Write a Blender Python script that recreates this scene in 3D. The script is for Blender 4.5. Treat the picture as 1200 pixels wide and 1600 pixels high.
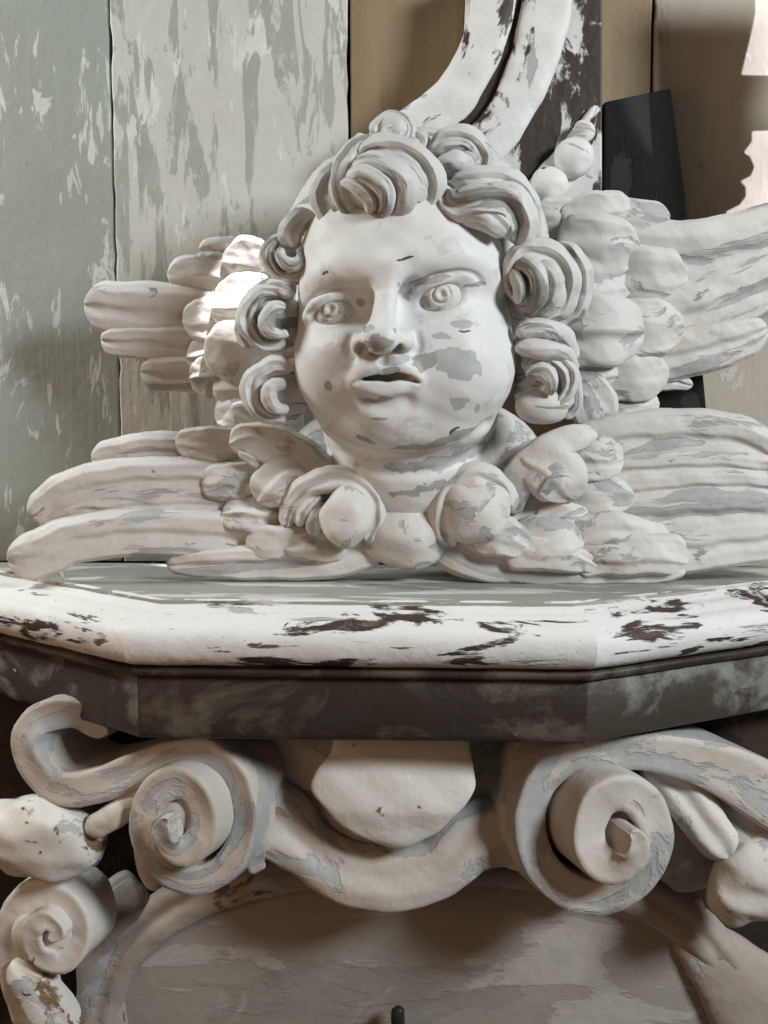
import bpy, math, random
import numpy as np
from mathutils import Matrix, Vector

# ------------------------------------------------------------------ scene, camera, light
sc = bpy.context.scene
C = sc.collection
for o in list(bpy.data.objects):
    bpy.data.objects.remove(o)
R = math.radians
F = 1700.0                       # focal length in photo pixels (photo is 1200 x 1600)
PITCH = R(6.0)
CAMZ = 0.16                      # camera height above the shelf top (z = 0)
cam = bpy.data.cameras.new("camera")
cam_o = bpy.data.objects.new("camera", cam)
C.objects.link(cam_o)
cam.sensor_fit = 'VERTICAL'
cam.sensor_height = 24.0
cam.sensor_width = 18.0
cam.lens = 24.0 * F / 1600.0
cam.clip_start = 0.02
cam.clip_end = 50
cam_o.location = (0, 0, CAMZ)
cam_o.rotation_euler = (R(90) - PITCH, 0, 0)
sc.camera = cam_o
sc.view_settings.view_transform = 'Standard'
sc.view_settings.look = 'None'
sc.view_settings.exposure = 0.0
sc.view_settings.gamma = 1.0

world = bpy.data.worlds.new("World")
sc.world = world
world.use_nodes = True
bg = world.node_tree.nodes["Background"]
bg.inputs[0].default_value = (1.0, 0.78, 0.62, 1)
bg.inputs[1].default_value = 0.065


def area(name, loc, target, size, power, color, sizey=None):
    l = bpy.data.lights.new(name, 'AREA')
    l.energy = power
    l.color = color
    l.size = size
    if sizey:
        l.shape = 'RECTANGLE'
        l.size_y = sizey
    o = bpy.data.objects.new(name, l)
    C.objects.link(o)
    o.location = loc
    o.rotation_euler = (Vector(target) - Vector(loc)).to_track_quat('-Z', 'Y').to_euler()
    return o


def spot(name, loc, target, angle, power, color, radius=0.004, blend=0.25):
    l = bpy.data.lights.new(name, 'SPOT')
    l.energy = power
    l.color = color
    l.spot_size = R(angle)
    l.spot_blend = blend
    l.shadow_soft_size = radius
    o = bpy.data.objects.new(name, l)
    C.objects.link(o)
    o.location = loc
    o.rotation_euler = (Vector(target) - Vector(loc)).to_track_quat('-Z', 'Y').to_euler()
    return o


COOL = (0.90, 0.97, 1.0)
WARM = (1.0, 0.56, 0.31)
area("window_light", (1.35, -0.22, 0.92), (0.0, 0.9, 0.06), 0.42, 39.0, COOL)
area("side_window_light", (-1.05, 0.93, 0.80), (-0.30, 1.07, 0.20), 0.30, 13.0, (0.92, 1.0, 0.98))
area("warm_room_light", (-0.80, 0.10, 0.05), (-0.05, 0.9, 0.05), 0.45, 1.9, WARM)

# ------------------------------------------------------------------ pixel <-> world helpers
FWD = np.array([0, math.cos(PITCH), -math.sin(PITCH)])
UPV = np.array([0, math.sin(PITCH), math.cos(PITCH)])
CAM = np.array([0, 0, CAMZ])


def at(px, py, Y):
    px, py, Y = np.broadcast_arrays(np.asarray(px, float), np.asarray(py, float), np.asarray(Y, float))
    a = (px - 600) / F
    b = -(py - 800) / F
    d = FWD[None, :] + a.reshape(-1, 1) * np.array([[1.0, 0, 0]]) + b.reshape(-1, 1) * UPV[None, :]
    d = d * (Y.reshape(-1, 1) / d[:, 1:2])
    r = CAM + d
    return r[0] if px.ndim == 0 else r


def S(Y):
    return Y / F


def nz(v):
    return v / np.maximum(np.linalg.norm(v, axis=-1, keepdims=True), 1e-12)


def wob(p, scale, amp, seed=0.0):
    """smooth pseudo-noise vector field: the hand-carved unevenness"""
    q = p * scale + seed
    x, y, z = q[:, 0], q[:, 1], q[:, 2]
    return amp * np.stack([
        np.sin(1.7 * y + 2.1 * z + 0.3) * np.cos(1.3 * x - 0.9 * z) + 0.5 * np.sin(3.1 * x + 2.7 * y),
        np.sin(1.9 * z + 1.3 * x + 1.1) * np.cos(1.5 * y + 0.7 * x) + 0.5 * np.sin(2.9 * y - 3.3 * z),
        np.sin(2.0 * x - 1.6 * y + 2.2) * np.cos(1.2 * z + 1.1 * y) + 0.5 * np.sin(3.4 * z + 2.3 * x)], 1)


# ------------------------------------------------------------------ objects
def mesh_from(name, V, Fc, uv=None, smooth=True):
    me = bpy.data.meshes.new(name)
    V = np.ascontiguousarray(V, dtype=np.float32)
    if isinstance(Fc, np.ndarray):
        n = len(Fc)
        me.vertices.add(len(V))
        me.vertices.foreach_set("co", V.ravel())
        me.loops.add(n * 4)
        me.loops.foreach_set("vertex_index", Fc.astype(np.int32).ravel())
        me.polygons.add(n)
        me.polygons.foreach_set("loop_start", np.arange(0, n * 4, 4, dtype=np.int32))
        me.update(calc_edges=True)
    else:
        me.from_pydata([tuple(map(float, v)) for v in V], [], Fc)
        me.update()
    if smooth:
        me.polygons.foreach_set("use_smooth", np.ones(len(me.polygons), dtype=bool))
    if uv is not None:
        lay = me.uv_layers.new(name="UVMap")
        li = np.empty(len(me.loops), dtype=np.int32)
        me.loops.foreach_get("vertex_index", li)
        lay.data.foreach_set("uv", np.asarray(uv, np.float32)[li].ravel())
    me.validate()
    return me


def obj(name, me, mat, parent=None, smooth=True):
    o = bpy.data.objects.new(name, me)
    C.objects.link(o)
    if mat is not None:
        me.materials.append(mat)
    if parent is not None:
        o.parent = parent
        o.matrix_parent_inverse = parent_world(parent).inverted()
    return o


def parent_world(o):
    m = Matrix.LocRotScale(o.location, o.rotation_euler, o.scale)
    if o.parent is None:
        return m
    return parent_world(o.parent) @ o.matrix_parent_inverse @ m


def thing(name, label, cat, loc=(0, 0, 0), group=None):
    o = bpy.data.objects.new(name, None)
    C.objects.link(o)
    o.empty_display_size = 0.02
    o.location = loc
    o['label'] = label
    o['category'] = cat
    if group:
        o['group'] = group
    return o


# ------------------------------------------------------------------ materials
class NT:
    def __init__(s, name):
        s.m = bpy.data.materials.new(name)
        s.m.use_nodes = True
        s.t = s.m.node_tree
        s.b = s.t.nodes["Principled BSDF"]

    def n(s, typ, **kw):
        nd = s.t.nodes.new(typ)
        for k, v in kw.items():
            setattr(nd, k, v)
        return nd

    def l(s, a, b):
        s.t.links.new(a, b)

    def math(s, op, a, b=None, clamp=False):
        nd = s.n('ShaderNodeMath', operation=op, use_clamp=clamp)
        for i, v in enumerate((a, b)):
            if v is None:
                continue
            if isinstance(v, (int, float)):
                nd.inputs[i].default_value = v
            else:
                s.l(v, nd.inputs[i])
        return nd.outputs[0]

    def noise(s, vec, scale, detail=5, rough=0.55, stretch=(1, 1, 1), off=(0, 0, 0), dist=0.0):
        mp = s.n('ShaderNodeMapping')
        mp.inputs['Location'].default_value = off
        mp.inputs['Scale'].default_value = stretch
        s.l(vec, mp.inputs['Vector'])
        nd = s.n('ShaderNodeTexNoise')
        nd.inputs['Scale'].default_value = scale
        nd.inputs['Detail'].default_value = detail
        nd.inputs['Roughness'].default_value = rough
        nd.inputs['Distortion'].default_value = dist
        s.l(mp.outputs[0], nd.inputs['Vector'])
        return nd.outputs['Fac']

    def step(s, fac, t, w=0.012):
        nd = s.n('ShaderNodeMapRange', clamp=True)
        nd.inputs['From Min'].default_value = t - w
        nd.inputs['From Max'].default_value = t + w
        s.l(fac, nd.inputs['Value'])
        return nd.outputs[0]

    def mix(s, fac, a, b):
        nd = s.n('ShaderNodeMix', data_type='RGBA')
        if isinstance(fac, (int, float)):
            nd.inputs[0].default_value = fac
        else:
            s.l(fac, nd.inputs[0])
        for i, v in ((6, a), (7, b)):
            if isinstance(v, tuple):
                nd.inputs[i].default_value = (*v, 1)
            else:
                s.l(v, nd.inputs[i])
        return nd.outputs[2]


def paint(name, base, layers, coord='UV', rough=0.55, bump=0.55, vary=0.12, fine=1.0, blobs=None, bsc=1.0, grain=None, tool=0.35, stain=0.22):
    """old paint: a base coat and layers of worn patches (colour, scale, stretch, threshold, seed[, relief])"""
    t = NT(name)
    tc = t.n('ShaderNodeTexCoord')
    vec = tc.outputs[coord]
    ov = tc.outputs['Object']
    dark = tuple(c * (1 - vary) for c in base)
    lite = tuple(min(1, c * (1 + vary * 0.6)) for c in base)
    col = t.mix(t.noise(ov, 14, 4, 0.6), dark, lite)
    col = t.mix(t.math('MULTIPLY', t.noise(ov, 55, 3, 0.6, off=(3, 1, 2)), 0.5), col, tuple(c * 0.86 for c in base))
    # old soft stains
    st = t.step(t.noise(ov, 13 * fine, 6, 0.65, off=(2, 7, 4)), 0.58, 0.10)
    col = t.mix(t.math('MULTIPLY', st, stain), col, (base[0] * 0.80, base[1] * 0.70, base[2] * 0.58))
    sp = t.step(t.noise(ov, 330 * fine, 2, 0.5, off=(1, 4, 9)), 0.765, 0.02)
    col = t.mix(t.math('MULTIPLY', sp, 0.7), col, (base[0] * 0.25, base[1] * 0.21, base[2] * 0.17))
    height = None
    for L in layers:
        c, sc_, stre, thr, seed = L[:5]
        rel = L[5] if len(L) > 5 else -1.0
        f = t.noise(vec, sc_, 9, 0.62, stre, (seed * 3.7, seed * 1.9, seed * 2.3), 0.5)
        m = t.step(f, thr, L[6] if len(L) > 6 else 0.014)
        # uneven colour within the patch
        cc = t.mix(t.noise(ov, 40, 4, 0.65, off=(seed, 0, 0)), tuple(k * 0.78 for k in c), tuple(k * 1.2 for k in c))
        col = t.mix(m, col, cc)
        h = t.math('MULTIPLY', m, rel)
        height = h if height is None else t.math('ADD', height, h)
    if blobs:
        nz3 = t.n('ShaderNodeTexNoise')
        nz3.inputs['Scale'].default_value = 0.055 / bsc
        nz3.inputs['Detail'].default_value = 5
        t.l(ov, nz3.inputs['Vector'])
        sub = t.n('ShaderNodeVectorMath', operation='SUBTRACT')
        t.l(nz3.outputs['Color'], sub.inputs[0])
        sub.inputs[1].default_value = (0.5, 0.5, 0.5)
        seps = []
        for amp in (46, 30, 13):
            scl = t.n('ShaderNodeVectorMath', operation='SCALE')
            t.l(sub.outputs[0], scl.inputs[0])
            scl.inputs['Scale'].default_value = amp * bsc
            ad = t.n('ShaderNodeVectorMath', operation='ADD')
            t.l(ov, ad.inputs[0])
            t.l(scl.outputs[0], ad.inputs[1])
            sp = t.n('ShaderNodeSeparateXYZ')
            t.l(ad.outputs[0], sp.inputs[0])
            seps.append(sp)
        groups = {}
        for (u, v, ru, rv, ang, c) in blobs:
            groups.setdefault(c, []).append((u, v, ru, rv, ang))
        for c, bl in groups.items():
            acc = None
            for (u, v, ru, rv, ang) in bl:
                sep = seps[0 if min(ru, rv) > 17 else (1 if min(ru, rv) > 7.5 else 2)]
                ca, sa = math.cos(R(ang)), math.sin(R(ang))
                du = t.math('SUBTRACT', sep.outputs[0], u)
                dv = t.math('SUBTRACT', sep.outputs[1], v)
                a = t.math('ADD', t.math('MULTIPLY', du, ca / ru), t.math('MULTIPLY', dv, sa / ru))
                b = t.math('ADD', t.math('MULTIPLY', du, -sa / rv), t.math('MULTIPLY', dv, ca / rv))
                d = t.math('ADD', t.math('MULTIPLY', a, a), t.math('MULTIPLY', b, b))
                acc = d if acc is None else t.math('MINIMUM', acc, d)
            m = t.math('SUBTRACT', 1.0, t.step(acc, 1.0, 0.05))
            cc = t.mix(t.noise(ov, 0.05 / bsc, 4, 0.65), tuple(k * 0.8 for k in c), tuple(k * 1.15 for k in c))
            col = t.mix(m, col, cc)
            h = t.math('MULTIPLY', m, -1.0)
            height = h if height is None else t.math('ADD', height, h)
    if grain:
        g = t.noise(ov, grain[0], 4, 0.6, grain[1])
        col = t.mix(t.math('MULTIPLY', g, grain[2]), col, tuple(k * 0.55 for k in base))
        height = t.math('ADD', height, t.math('MULTIPLY', g, 0.6)) if height is not None else g
    fn = t.noise(ov, 240 * fine, 4, 0.6)
    md = t.noise(ov, 60 * fine, 3, 0.5, off=(5, 5, 5))
    hh = t.math('ADD', t.math('MULTIPLY', fn, 0.35), t.math('MULTIPLY', md, 0.9))
    vo = t.n('ShaderNodeTexVoronoi')
    vo.inputs['Scale'].default_value = 95 * fine
    t.l(ov, vo.inputs['Vector'])
    hh = t.math('ADD', hh, t.math('MULTIPLY', vo.outputs['Distance'], tool))
    if height is not None:
        hh = t.math('ADD', hh, height)
    bp = t.n('ShaderNodeBump')
    bp.inputs['Strength'].default_value = bump
    bp.inputs['Distance'].default_value = 0.0017
    t.l(hh, bp.inputs['Height'])
    t.l(bp.outputs[0], t.b.inputs['Normal'])
    t.l(col, t.b.inputs['Base Color'])
    t.b.inputs['Roughness'].default_value = rough
    t.b.inputs['Specular IOR Level'].default_value = 0.3
    return t.m


WHITE = (0.63, 0.605, 0.57)
CREAM = (0.66, 0.60, 0.53)
GREY = (0.40, 0.40, 0.39)
GREEN = (0.27, 0.265, 0.24)
BROWN = (0.055, 0.035, 0.026)
DARK = (0.014, 0.0125, 0.011)
M = {}
M['feather'] = paint('feather_paint', WHITE, [
    (GREY, 26, (0.24, 1.5, 1), 0.56, 1.0), (GREEN, 48, (0.4, 1.2, 1), 0.67, 2.3), ((0.10, 0.08, 0.065), 60, (0.5, 1, 1), 0.735, 5.1)])
M['covert'] = paint('covert_paint', WHITE, [
    (GREY, 30, (0.6, 1.1, 1), 0.575, 7.0), (GREEN, 55, (0.6, 1.1, 1), 0.69, 4.3)])
M['hair'] = paint('hair_paint', (0.60, 0.59, 0.565), [
    (GREEN, 42, (0.22, 1.5, 1), 0.56, 3.0), ((0.20, 0.185, 0.16), 60, (0.25, 1.4, 1), 0.68, 8.2)], bump=0.45)
M['scroll'] = paint('scroll_paint', (0.56, 0.515, 0.465), [
    (GREY, 16, (0.5, 1.1, 1), 0.55, 2.0), ((0.36, 0.29, 0.23), 30, (0.5, 1.2, 1), 0.66, 6.0)], vary=0.2)
M['scroll_white'] = paint('scroll_white_paint', (0.70, 0.67, 0.62), [
    (GREY, 18, (0.6, 1.1, 1), 0.63, 9.0), ((0.22, 0.15, 0.08), 45, (1, 1, 1), 0.69, 1.0)], coord='Object', vary=0.18)
M['gourd'] = paint('gourd_paint', (0.66, 0.63, 0.58), [
    (GREY, 24, (1, 1, 1), 0.6, 9.0), ((0.20, 0.13, 0.06), 22, (1, 1, 1), 0.60, 3.0), ((0.09, 0.06, 0.04), 60, (1, 1, 1), 0.66, 6.0)], coord='Object', vary=0.18)
M['moulding'] = paint('moulding_paint', (0.72, 0.705, 0.68), [
    (BROWN, 62, (0.17, 0.17, 1.2), 0.572, 2.0), ((0.12, 0.085, 0.065), 80, (0.35, 0.35, 1.3), 0.65, 4.0), (GREY, 40, (0.25, 0.25, 1.4), 0.64, 6.0)], bump=0.6, coord='Object')
M['fascia'] = paint('fascia_paint', (0.042, 0.028, 0.022), [
    ((0.105, 0.09, 0.068), 14, (0.7, 0.7, 1), 0.56, 1.0, 0.3, 0.05), ((0.035, 0.03, 0.028), 20, (0.6, 0.6, 1), 0.60, 3.0, 0.2, 0.05),
    ((0.55, 0.53, 0.5), 60, (0.5, 0.5, 1.2), 0.735, 5.0, 0.8)], rough=0.42, vary=0.3, coord='Object')
M['fascia_side'] = paint('fascia_side_paint', (0.055, 0.042, 0.034), [
    ((0.17, 0.17, 0.15), 16, (0.7, 0.7, 1), 0.56, 11.0, 0.3, 0.05), ((0.035, 0.028, 0.024), 20, (0.6, 0.6, 1), 0.60, 13.0, 0.2),
    ((0.55, 0.53, 0.5), 50, (0.5, 0.5, 1.2), 0.72, 15.0, 0.8)], rough=0.42, vary=0.3, coord='Object')
M['shelf_top'] = paint('shelf_top_paint', (0.36, 0.345, 0.31), [
    ((0.66, 0.65, 0.62), 20, (0.3, 1.5, 1), 0.53, 4.0, 0.8), ((0.20, 0.175, 0.15), 36, (0.3, 1.2, 1), 0.65, 6.0)],
    coord='Object', bump=0.5, grain=(90, (0.06, 1, 1), 0.45))
M['band'] = paint('band_paint', (0.74, 0.72, 0.69), [
    (BROWN, 26, (0.35, 1.2, 1), 0.595, 2.6), (GREY, 24, (0.4, 1.1, 1), 0.64, 4.0)], bump=0.5)
M['plate'] = paint('plate_paint', (0.050, 0.034, 0.028), [
    ((0.62, 0.60, 0.58), 13, (1.6, 1, 0.6), 0.545, 2.0, 1.0), (GREY, 20, (1, 1, 1), 0.66, 3.0, 0.6)], coord='Object', bump=0.6, vary=0.3)
M['dark'] = paint('dark_wood', DARK, [((0.035, 0.03, 0.026), 22, (1.5, 1, 0.4), 0.6, 1.0)], coord='Object', rough=0.95, vary=0.4, bump=0.8,
                  grain=(60, (0.6, 1, 0.15), 0.3))
M['gap'] = paint('gap_wood', (0.03, 0.02, 0.014), [((0.05, 0.03, 0.02), 22, (1, 1, 1), 0.55, 1.0)], coord='Object', rough=0.85)
M['plank_green'] = paint('plank_green_paint', (0.36, 0.385, 0.35), [
    ((0.66, 0.66, 0.62), 24, (1.25, 1, 0.4), 0.60, 2.0, 0.8), ((0.33, 0.345, 0.31), 7, (1, 1, 0.6), 0.6, 6.0, 0.1),
    ((0.60, 0.61, 0.58), 46, (1.3, 1, 0.35), 0.622, 12.0, 0.6), ((0.20, 0.20, 0.18), 110, (1, 1, 0.7), 0.755, 9.0)], coord='Object', vary=0.12, bump=0.3, grain=(170, (1, 1, 0.05), 0.22))
M['plank_pale'] = paint('plank_pale_paint', (0.60, 0.595, 0.55), [
    ((0.37, 0.37, 0.325), 30, (1.3, 1, 0.22), 0.54, 3.0), ((0.43, 0.43, 0.385), 75, (1.2, 1, 0.4), 0.625, 17.0), ((0.68, 0.67, 0.62), 34, (1.2, 1, 0.4), 0.61, 7.0, 0.5),
    ((0.12, 0.11, 0.09), 120, (1, 1, 0.6), 0.765, 9.0)], coord='Object', vary=0.10, bump=0.4, grain=(170, (1, 1, 0.05), 0.12))
M['plank_tan'] = paint('plank_tan_colour', (0.315, 0.225, 0.135), [  # tan base colour on the planks between the pale and the buff one
    ((0.40, 0.33, 0.25), 12, (1.2, 1, 0.5), 0.665, 5.0, 0.6), ((0.24, 0.165, 0.095), 22, (1.4, 1, 0.4), 0.63, 8.0, 0.2)],
    coord='Object', vary=0.16, bump=0.35, grain=(150, (1, 1, 0.05), 0.3))
M['plank_buff'] = paint('plank_buff_paint', (0.46, 0.40, 0.33), [
    ((0.54, 0.50, 0.45), 22, (1.2, 1, 0.5), 0.62, 5.0, 0.6), ((0.36, 0.29, 0.22), 26, (1.4, 1, 0.3), 0.62, 8.0, 0.2)],
    coord='Object', vary=0.16, bump=0.35, grain=(150, (1, 1, 0.05), 0.3))
M['panel'] = paint('panel_paint', (0.37, 0.335, 0.295), [
    ((0.47, 0.435, 0.395), 14, (0.5, 1, 1.6), 0.56, 3.0, 0.7), ((0.30, 0.265, 0.23), 9, (0.5, 1, 1.4), 0.58, 6.0, 0.2)], coord='Object',
    vary=0.16, bump=0.4, rough=0.6, grain=(90, (0.08, 1, 1), 0.25))
M['frame'] = paint('frame_paint', (0.40, 0.34, 0.29), [
    (GREY, 18, (0.4, 1.1, 1), 0.58, 2.0), ((0.17, 0.11, 0.075), 26, (0.5, 1.2, 1), 0.63, 6.0)], vary=0.2)
M['iron'] = paint('dark_iron', (0.02, 0.02, 0.02), [((0.05, 0.04, 0.03), 200, (1, 1, 1), 0.6, 1.0)], coord='Object', rough=0.5)


# ------------------------------------------------------------------ builders
def catmull(P, n):
    P = np.asarray(P, float)
    if len(P) == 2:
        P = np.array([P[0], (P[0] + P[1]) / 2, P[1]])
    E = np.vstack([2 * P[0] - P[1], P, 2 * P[-1] - P[-2]])
    x = np.linspace(0, 1, n)
    x = 0.45 * x + 0.55 * (1 - np.cos(np.pi * x)) / 2
    u = x * (len(P) - 1)
    i = np.minimum(u.astype(int), len(P) - 2)
    t = (u - i)[:, None]
    a, b, c, d = E[i], E[i + 1], E[i + 2], E[i + 3]
    return 0.5 * (2 * b + (c - a) * t + (2 * a - 5 * b + 4 * c - d) * t ** 2 + (3 * b - a - 3 * c + d) * t ** 3)


UVSEED = [0]


def strap_data(ctrl, Y, lobes=1, groove=0.0, n=44, tilt=0.0, cap=(1.0, 1.0), power=0.75, skew=0.0, wobble=0.5, back=0.5, edge=0.8, quill=0.0, prof=None, strands=0.0,
               axis=None, nf=None, gpow=1.0, lip=0.0):
    """A carved band: an oval section with `lobes` strands swept along control points
    (pixel x, pixel y, pixels forward of depth Y, half width, half thickness)."""
    c = np.array([list(r) + [r[3] * 0.55] * (5 - len(r)) for r in ctrl], float)
    s = S(Y)
    pos = at(c[:, 0], c[:, 1], Y - c[:, 2] * s)
    q = catmull(np.hstack([pos, c[:, 3:5] * s]), n)
    p, hw, ht = q[:, :3], np.abs(q[:, 3]), np.abs(q[:, 4])
    T = nz(np.gradient(p, axis=0))
    V = nz(CAM - p) if axis is None else np.repeat(np.asarray(axis, float)[None], n, 0)
    N = nz(V - (V * T).sum(1, keepdims=True) * T)
    B = np.cross(T, N)
    if tilt:
        ct, st = math.cos(R(tilt)), math.sin(R(tilt))
        N, B = N * ct + B * st, B * ct - N * st
    ds = np.r_[0, np.cumsum(np.linalg.norm(np.diff(p, axis=0), axis=1))]
    L = ds[-1]
    e = np.ones(n)
    if cap[0]:
        d = np.clip(ds / (cap[0] * hw[n // 8] + 1e-9), 0, 1)
        e *= np.sqrt(np.clip(1 - (1 - d) ** 2, 0, 1))
    if cap[1]:
        d = np.clip((L - ds) / (cap[1] * hw[-n // 8] + 1e-9), 0, 1)
        e *= np.sqrt(np.clip(1 - (1 - d) ** 2, 0, 1))
    e = np.maximum(e, 0.03)
    hw = hw * e
    ht = ht * np.maximum(e, 0.03) ** edge
    nf = nf or max(18, 12 * lobes)
    nb = 8
    uf = -np.cos(np.linspace(0, np.pi, nf))
    hf = np.clip(1 - np.abs(uf) ** 2, 0, 1) ** (power * 0.66)
    if lobes > 1 and groove:
        hf = hf * (1 - groove * (1 - np.abs(np.sin(np.pi * lobes * (uf + 1) / 2))) ** gpow)
    if strands:
        hf = hf * (1 - strands * (1 - np.abs(np.sin(np.pi * max(lobes, 1) * 3 * (uf + 1.07) / 2))) ** 0.8)
    if lip:
        hf = hf * (1 + lip * np.abs(uf) ** 6 - lip * 0.5 * (1 - np.abs(uf)) ** 2)
    if prof is not None:
        pu, ph = np.array(prof).T
        hf = np.interp(uf, pu, ph)
    if quill:
        hf = hf * (1 - quill + quill * 2.2 * np.exp(-(uf / 0.16) ** 2) + quill * 0.8 * uf ** 2)
    hf = hf * (1 + skew * uf)
    ub = np.cos(np.linspace(0, np.pi, nb + 2))[1:-1]
    hb = -back * np.sqrt(np.clip(1 - ub ** 2, 0, 1))
    u = np.r_[uf, ub]
    h = np.r_[hf, hb]
    m = len(u)
    Vx = p[:, None, :] + hw[:, None, None] * u[None, :, None] * B[:, None, :] + ht[:, None, None] * h[None, :, None] * N[:, None, :]
    Vx = Vx.reshape(-1, 3)
    UVSEED[0] += 1
    sd = UVSEED[0]
    if wobble:
        Vx = Vx + wob(Vx, 70, 0.0011 * wobble, sd * 1.3) + wob(Vx, 210, 0.0003 * wobble, sd)
    perim = np.r_[uf, 1 + np.linspace(0.1, 1, nb)]
    uvx = np.repeat(ds, m) + sd * 0.377
    uvy = (np.repeat(q[:, 3], m).reshape(n, m) * perim[None, :]).ravel() + sd * 0.213
    i = np.arange(n - 1)[:, None]
    j = np.arange(m)[None, :]
    a = i * m + j
    b = i * m + (j + 1) % m
    Fq = np.stack([a, b, b + m, a + m], -1).reshape(-1, 4)
    # close the two ends with a centre vertex each
    c0, c1 = len(Vx), len(Vx) + 1
    Vx = np.vstack([Vx, Vx[:m].mean(0), Vx[-m:].mean(0)])
    uvx = np.r_[uvx, uvx[0], uvx[-1]]
    uvy = np.r_[uvy, uvy[0], uvy[-1]]
    jj = np.arange(0, m - 1, 2)
    caps = [np.stack([np.full(len(jj), c0), (jj + 2) % m, jj + 1, jj], -1),
            np.stack([np.full(len(jj), c1), (n - 1) * m + jj, (n - 1) * m + jj + 1, (n - 1) * m + (jj + 2) % m], -1)]
    return Vx, np.vstack([Fq] + caps), np.stack([uvx, uvy], 1)


def join(parts):
    Vs, Fs, Us, k = [], [], [], 0
    for v, f, u in parts:
        Vs.append(v)
        Fs.append(f + k)
        Us.append(u)
        k += len(v)
    return np.vstack(Vs), np.vstack(Fs), np.vstack(Us)


def strap(name, parent, mat, ctrl, Y, **kw):
    v, f, u = strap_data(ctrl, Y, **kw)
    return obj(name, mesh_from(name, v, f, u), mat, parent)


def ellipsoid_data(c, r, rot=None, nu=40, nv=26, wobble=0.5, dents=()):
    th = np.linspace(0, 2 * np.pi, nu, endpoint=False)
    ph = np.linspace(-np.pi / 2, np.pi / 2, nv)
    ph[0] += 0.02
    ph[-1] -= 0.02
    P, Tt = np.meshgrid(ph, th, indexing='ij')
    v = np.stack([np.cos(P) * np.cos(Tt), np.cos(P) * np.sin(Tt), np.sin(P)], -1).reshape(-1, 3)
    for d, w, dep in dents:
        d = nz(np.array(d, float))
        k = np.exp(-((1 - v @ d) / w))
        v = v * (1 - dep * k)[:, None]
    v = v * np.array(r)
    if rot is not None:
        v = v @ np.array(rot.to_3x3()).T
    v = v + np.array(c)
    UVSEED[0] += 1
    v = v + wob(v, 60, 0.0012 * wobble, UVSEED[0])
    i = np.arange(nv - 1)[:, None]
    j = np.arange(nu)[None, :]
    a = i * nu + j
    b = i * nu + (j + 1) % nu
    Fq = np.stack([a, b, b + nu, a + nu], -1).reshape(-1, 4)
    rr = max(r)
    uv = np.stack([Tt.ravel() * rr + UVSEED[0] * .37, P.ravel() * rr], 1)
    return v, Fq, uv


def blob(name, parent, mat, px, py, Y, rx, ry, rz, ang=0, **kw):
    s = S(Y)
    v, f, u = ellipsoid_data(at(px, py, Y), (rx * s, rz * s, ry * s), Matrix.Rotation(R(ang), 4, 'Y'), **kw)
    return obj(name, mesh_from(name, v, f, u), mat, parent)


def prism(name, parent, mat, poly, y0, y1, bevel=0.003, segs=2):
    """poly: world (x, z) outline, extruded between depths y0 (front) and y1"""
    n = len(poly)
    V = [(x, y0, z) for x, z in poly] + [(x, y1, z) for x, z in poly]
    Fc = [tuple(range(n)), tuple(range(2 * n - 1, n - 1, -1))]
    Fc += [(i, n + i, n + (i + 1) % n, (i + 1) % n) for i in range(n)]
    me = mesh_from(name, np.array(V), Fc, smooth=False)
    o = obj(name, me, mat, parent)
    fix_normals(me)
    if bevel:
        b = o.modifiers.new('bevel', 'BEVEL')
        b.width = bevel
        b.segments = segs
        b.limit_method = 'ANGLE'
        b.angle_limit = R(40)
    return o


def fix_normals(me):
    import bmesh
    bm = bmesh.new()
    bm.from_mesh(me)
    bmesh.ops.recalc_face_normals(bm, faces=bm.faces)
    bm.to_mesh(me)
    bm.free()


# ------------------------------------------------------------------ the wall of planks
WALL = 1.075
wall = thing('plank_wall', 'old wall of wide vertical planks with peeling paint, coloured pale green at left and tan at right, behind the cherub', 'wall', (0, WALL, 0))


def wx(px):
    return float(at(px, 400, WALL)[0])


for x0, x1, mname, dy in ((-260, 180, 'plank_green', 0.0), (182.0, 545, 'plank_pale', -0.003), (547.8, 745, 'plank_tan', 0.001),
                          (748, 1010, 'plank_tan', 0.0), (1013, 1500, 'plank_buff', -0.002)):
    a, b = wx(x0), wx(x1)
    zs = np.linspace(-0.35, 0.85, 90)
    rg = random.Random(int(x0) + 7)
    worn = [(b - abs(rg.gauss(0, 0.00045)) - (0.0014 if rg.random() < 0.07 else 0), z) for z in zs] + [(a + abs(rg.gauss(0, 0.00045)) + (0.0014 if rg.random() < 0.07 else 0), z) for z in zs[::-1]]
    prism('plank', wall, M[mname], worn, WALL + dy, WALL + 0.022 + dy, 0.0016, 2)
prism('backing_board', wall, M['gap'], [(wx(-260), -0.35), (wx(1500), -0.35), (wx(1500), 0.85), (wx(-260), 0.85)], WALL + 0.026, WALL + 0.04, 0)

# ------------------------------------------------------------------ the shelf
shelf = thing('moulded_shelf', 'faceted wooden shelf with flaking white bullnose over a dark brown fascia, under the cherub', 'shelf', (0, 0.8, -0.1))
cornL = np.array([-0.199, 0.815])
cornR = np.array([0.160, 0.800])
plan = [cornL + 0.40 * nz(np.array([-0.14, 0.112])), cornL, cornR, cornR + 0.40 * nz(np.array([0.158, 0.083]))]
plan = [np.array([-0.62, 1.15])] + plan[:] + [np.array([0.62, 1.01])]
plan = np.array(plan)[1:-1]


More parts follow.
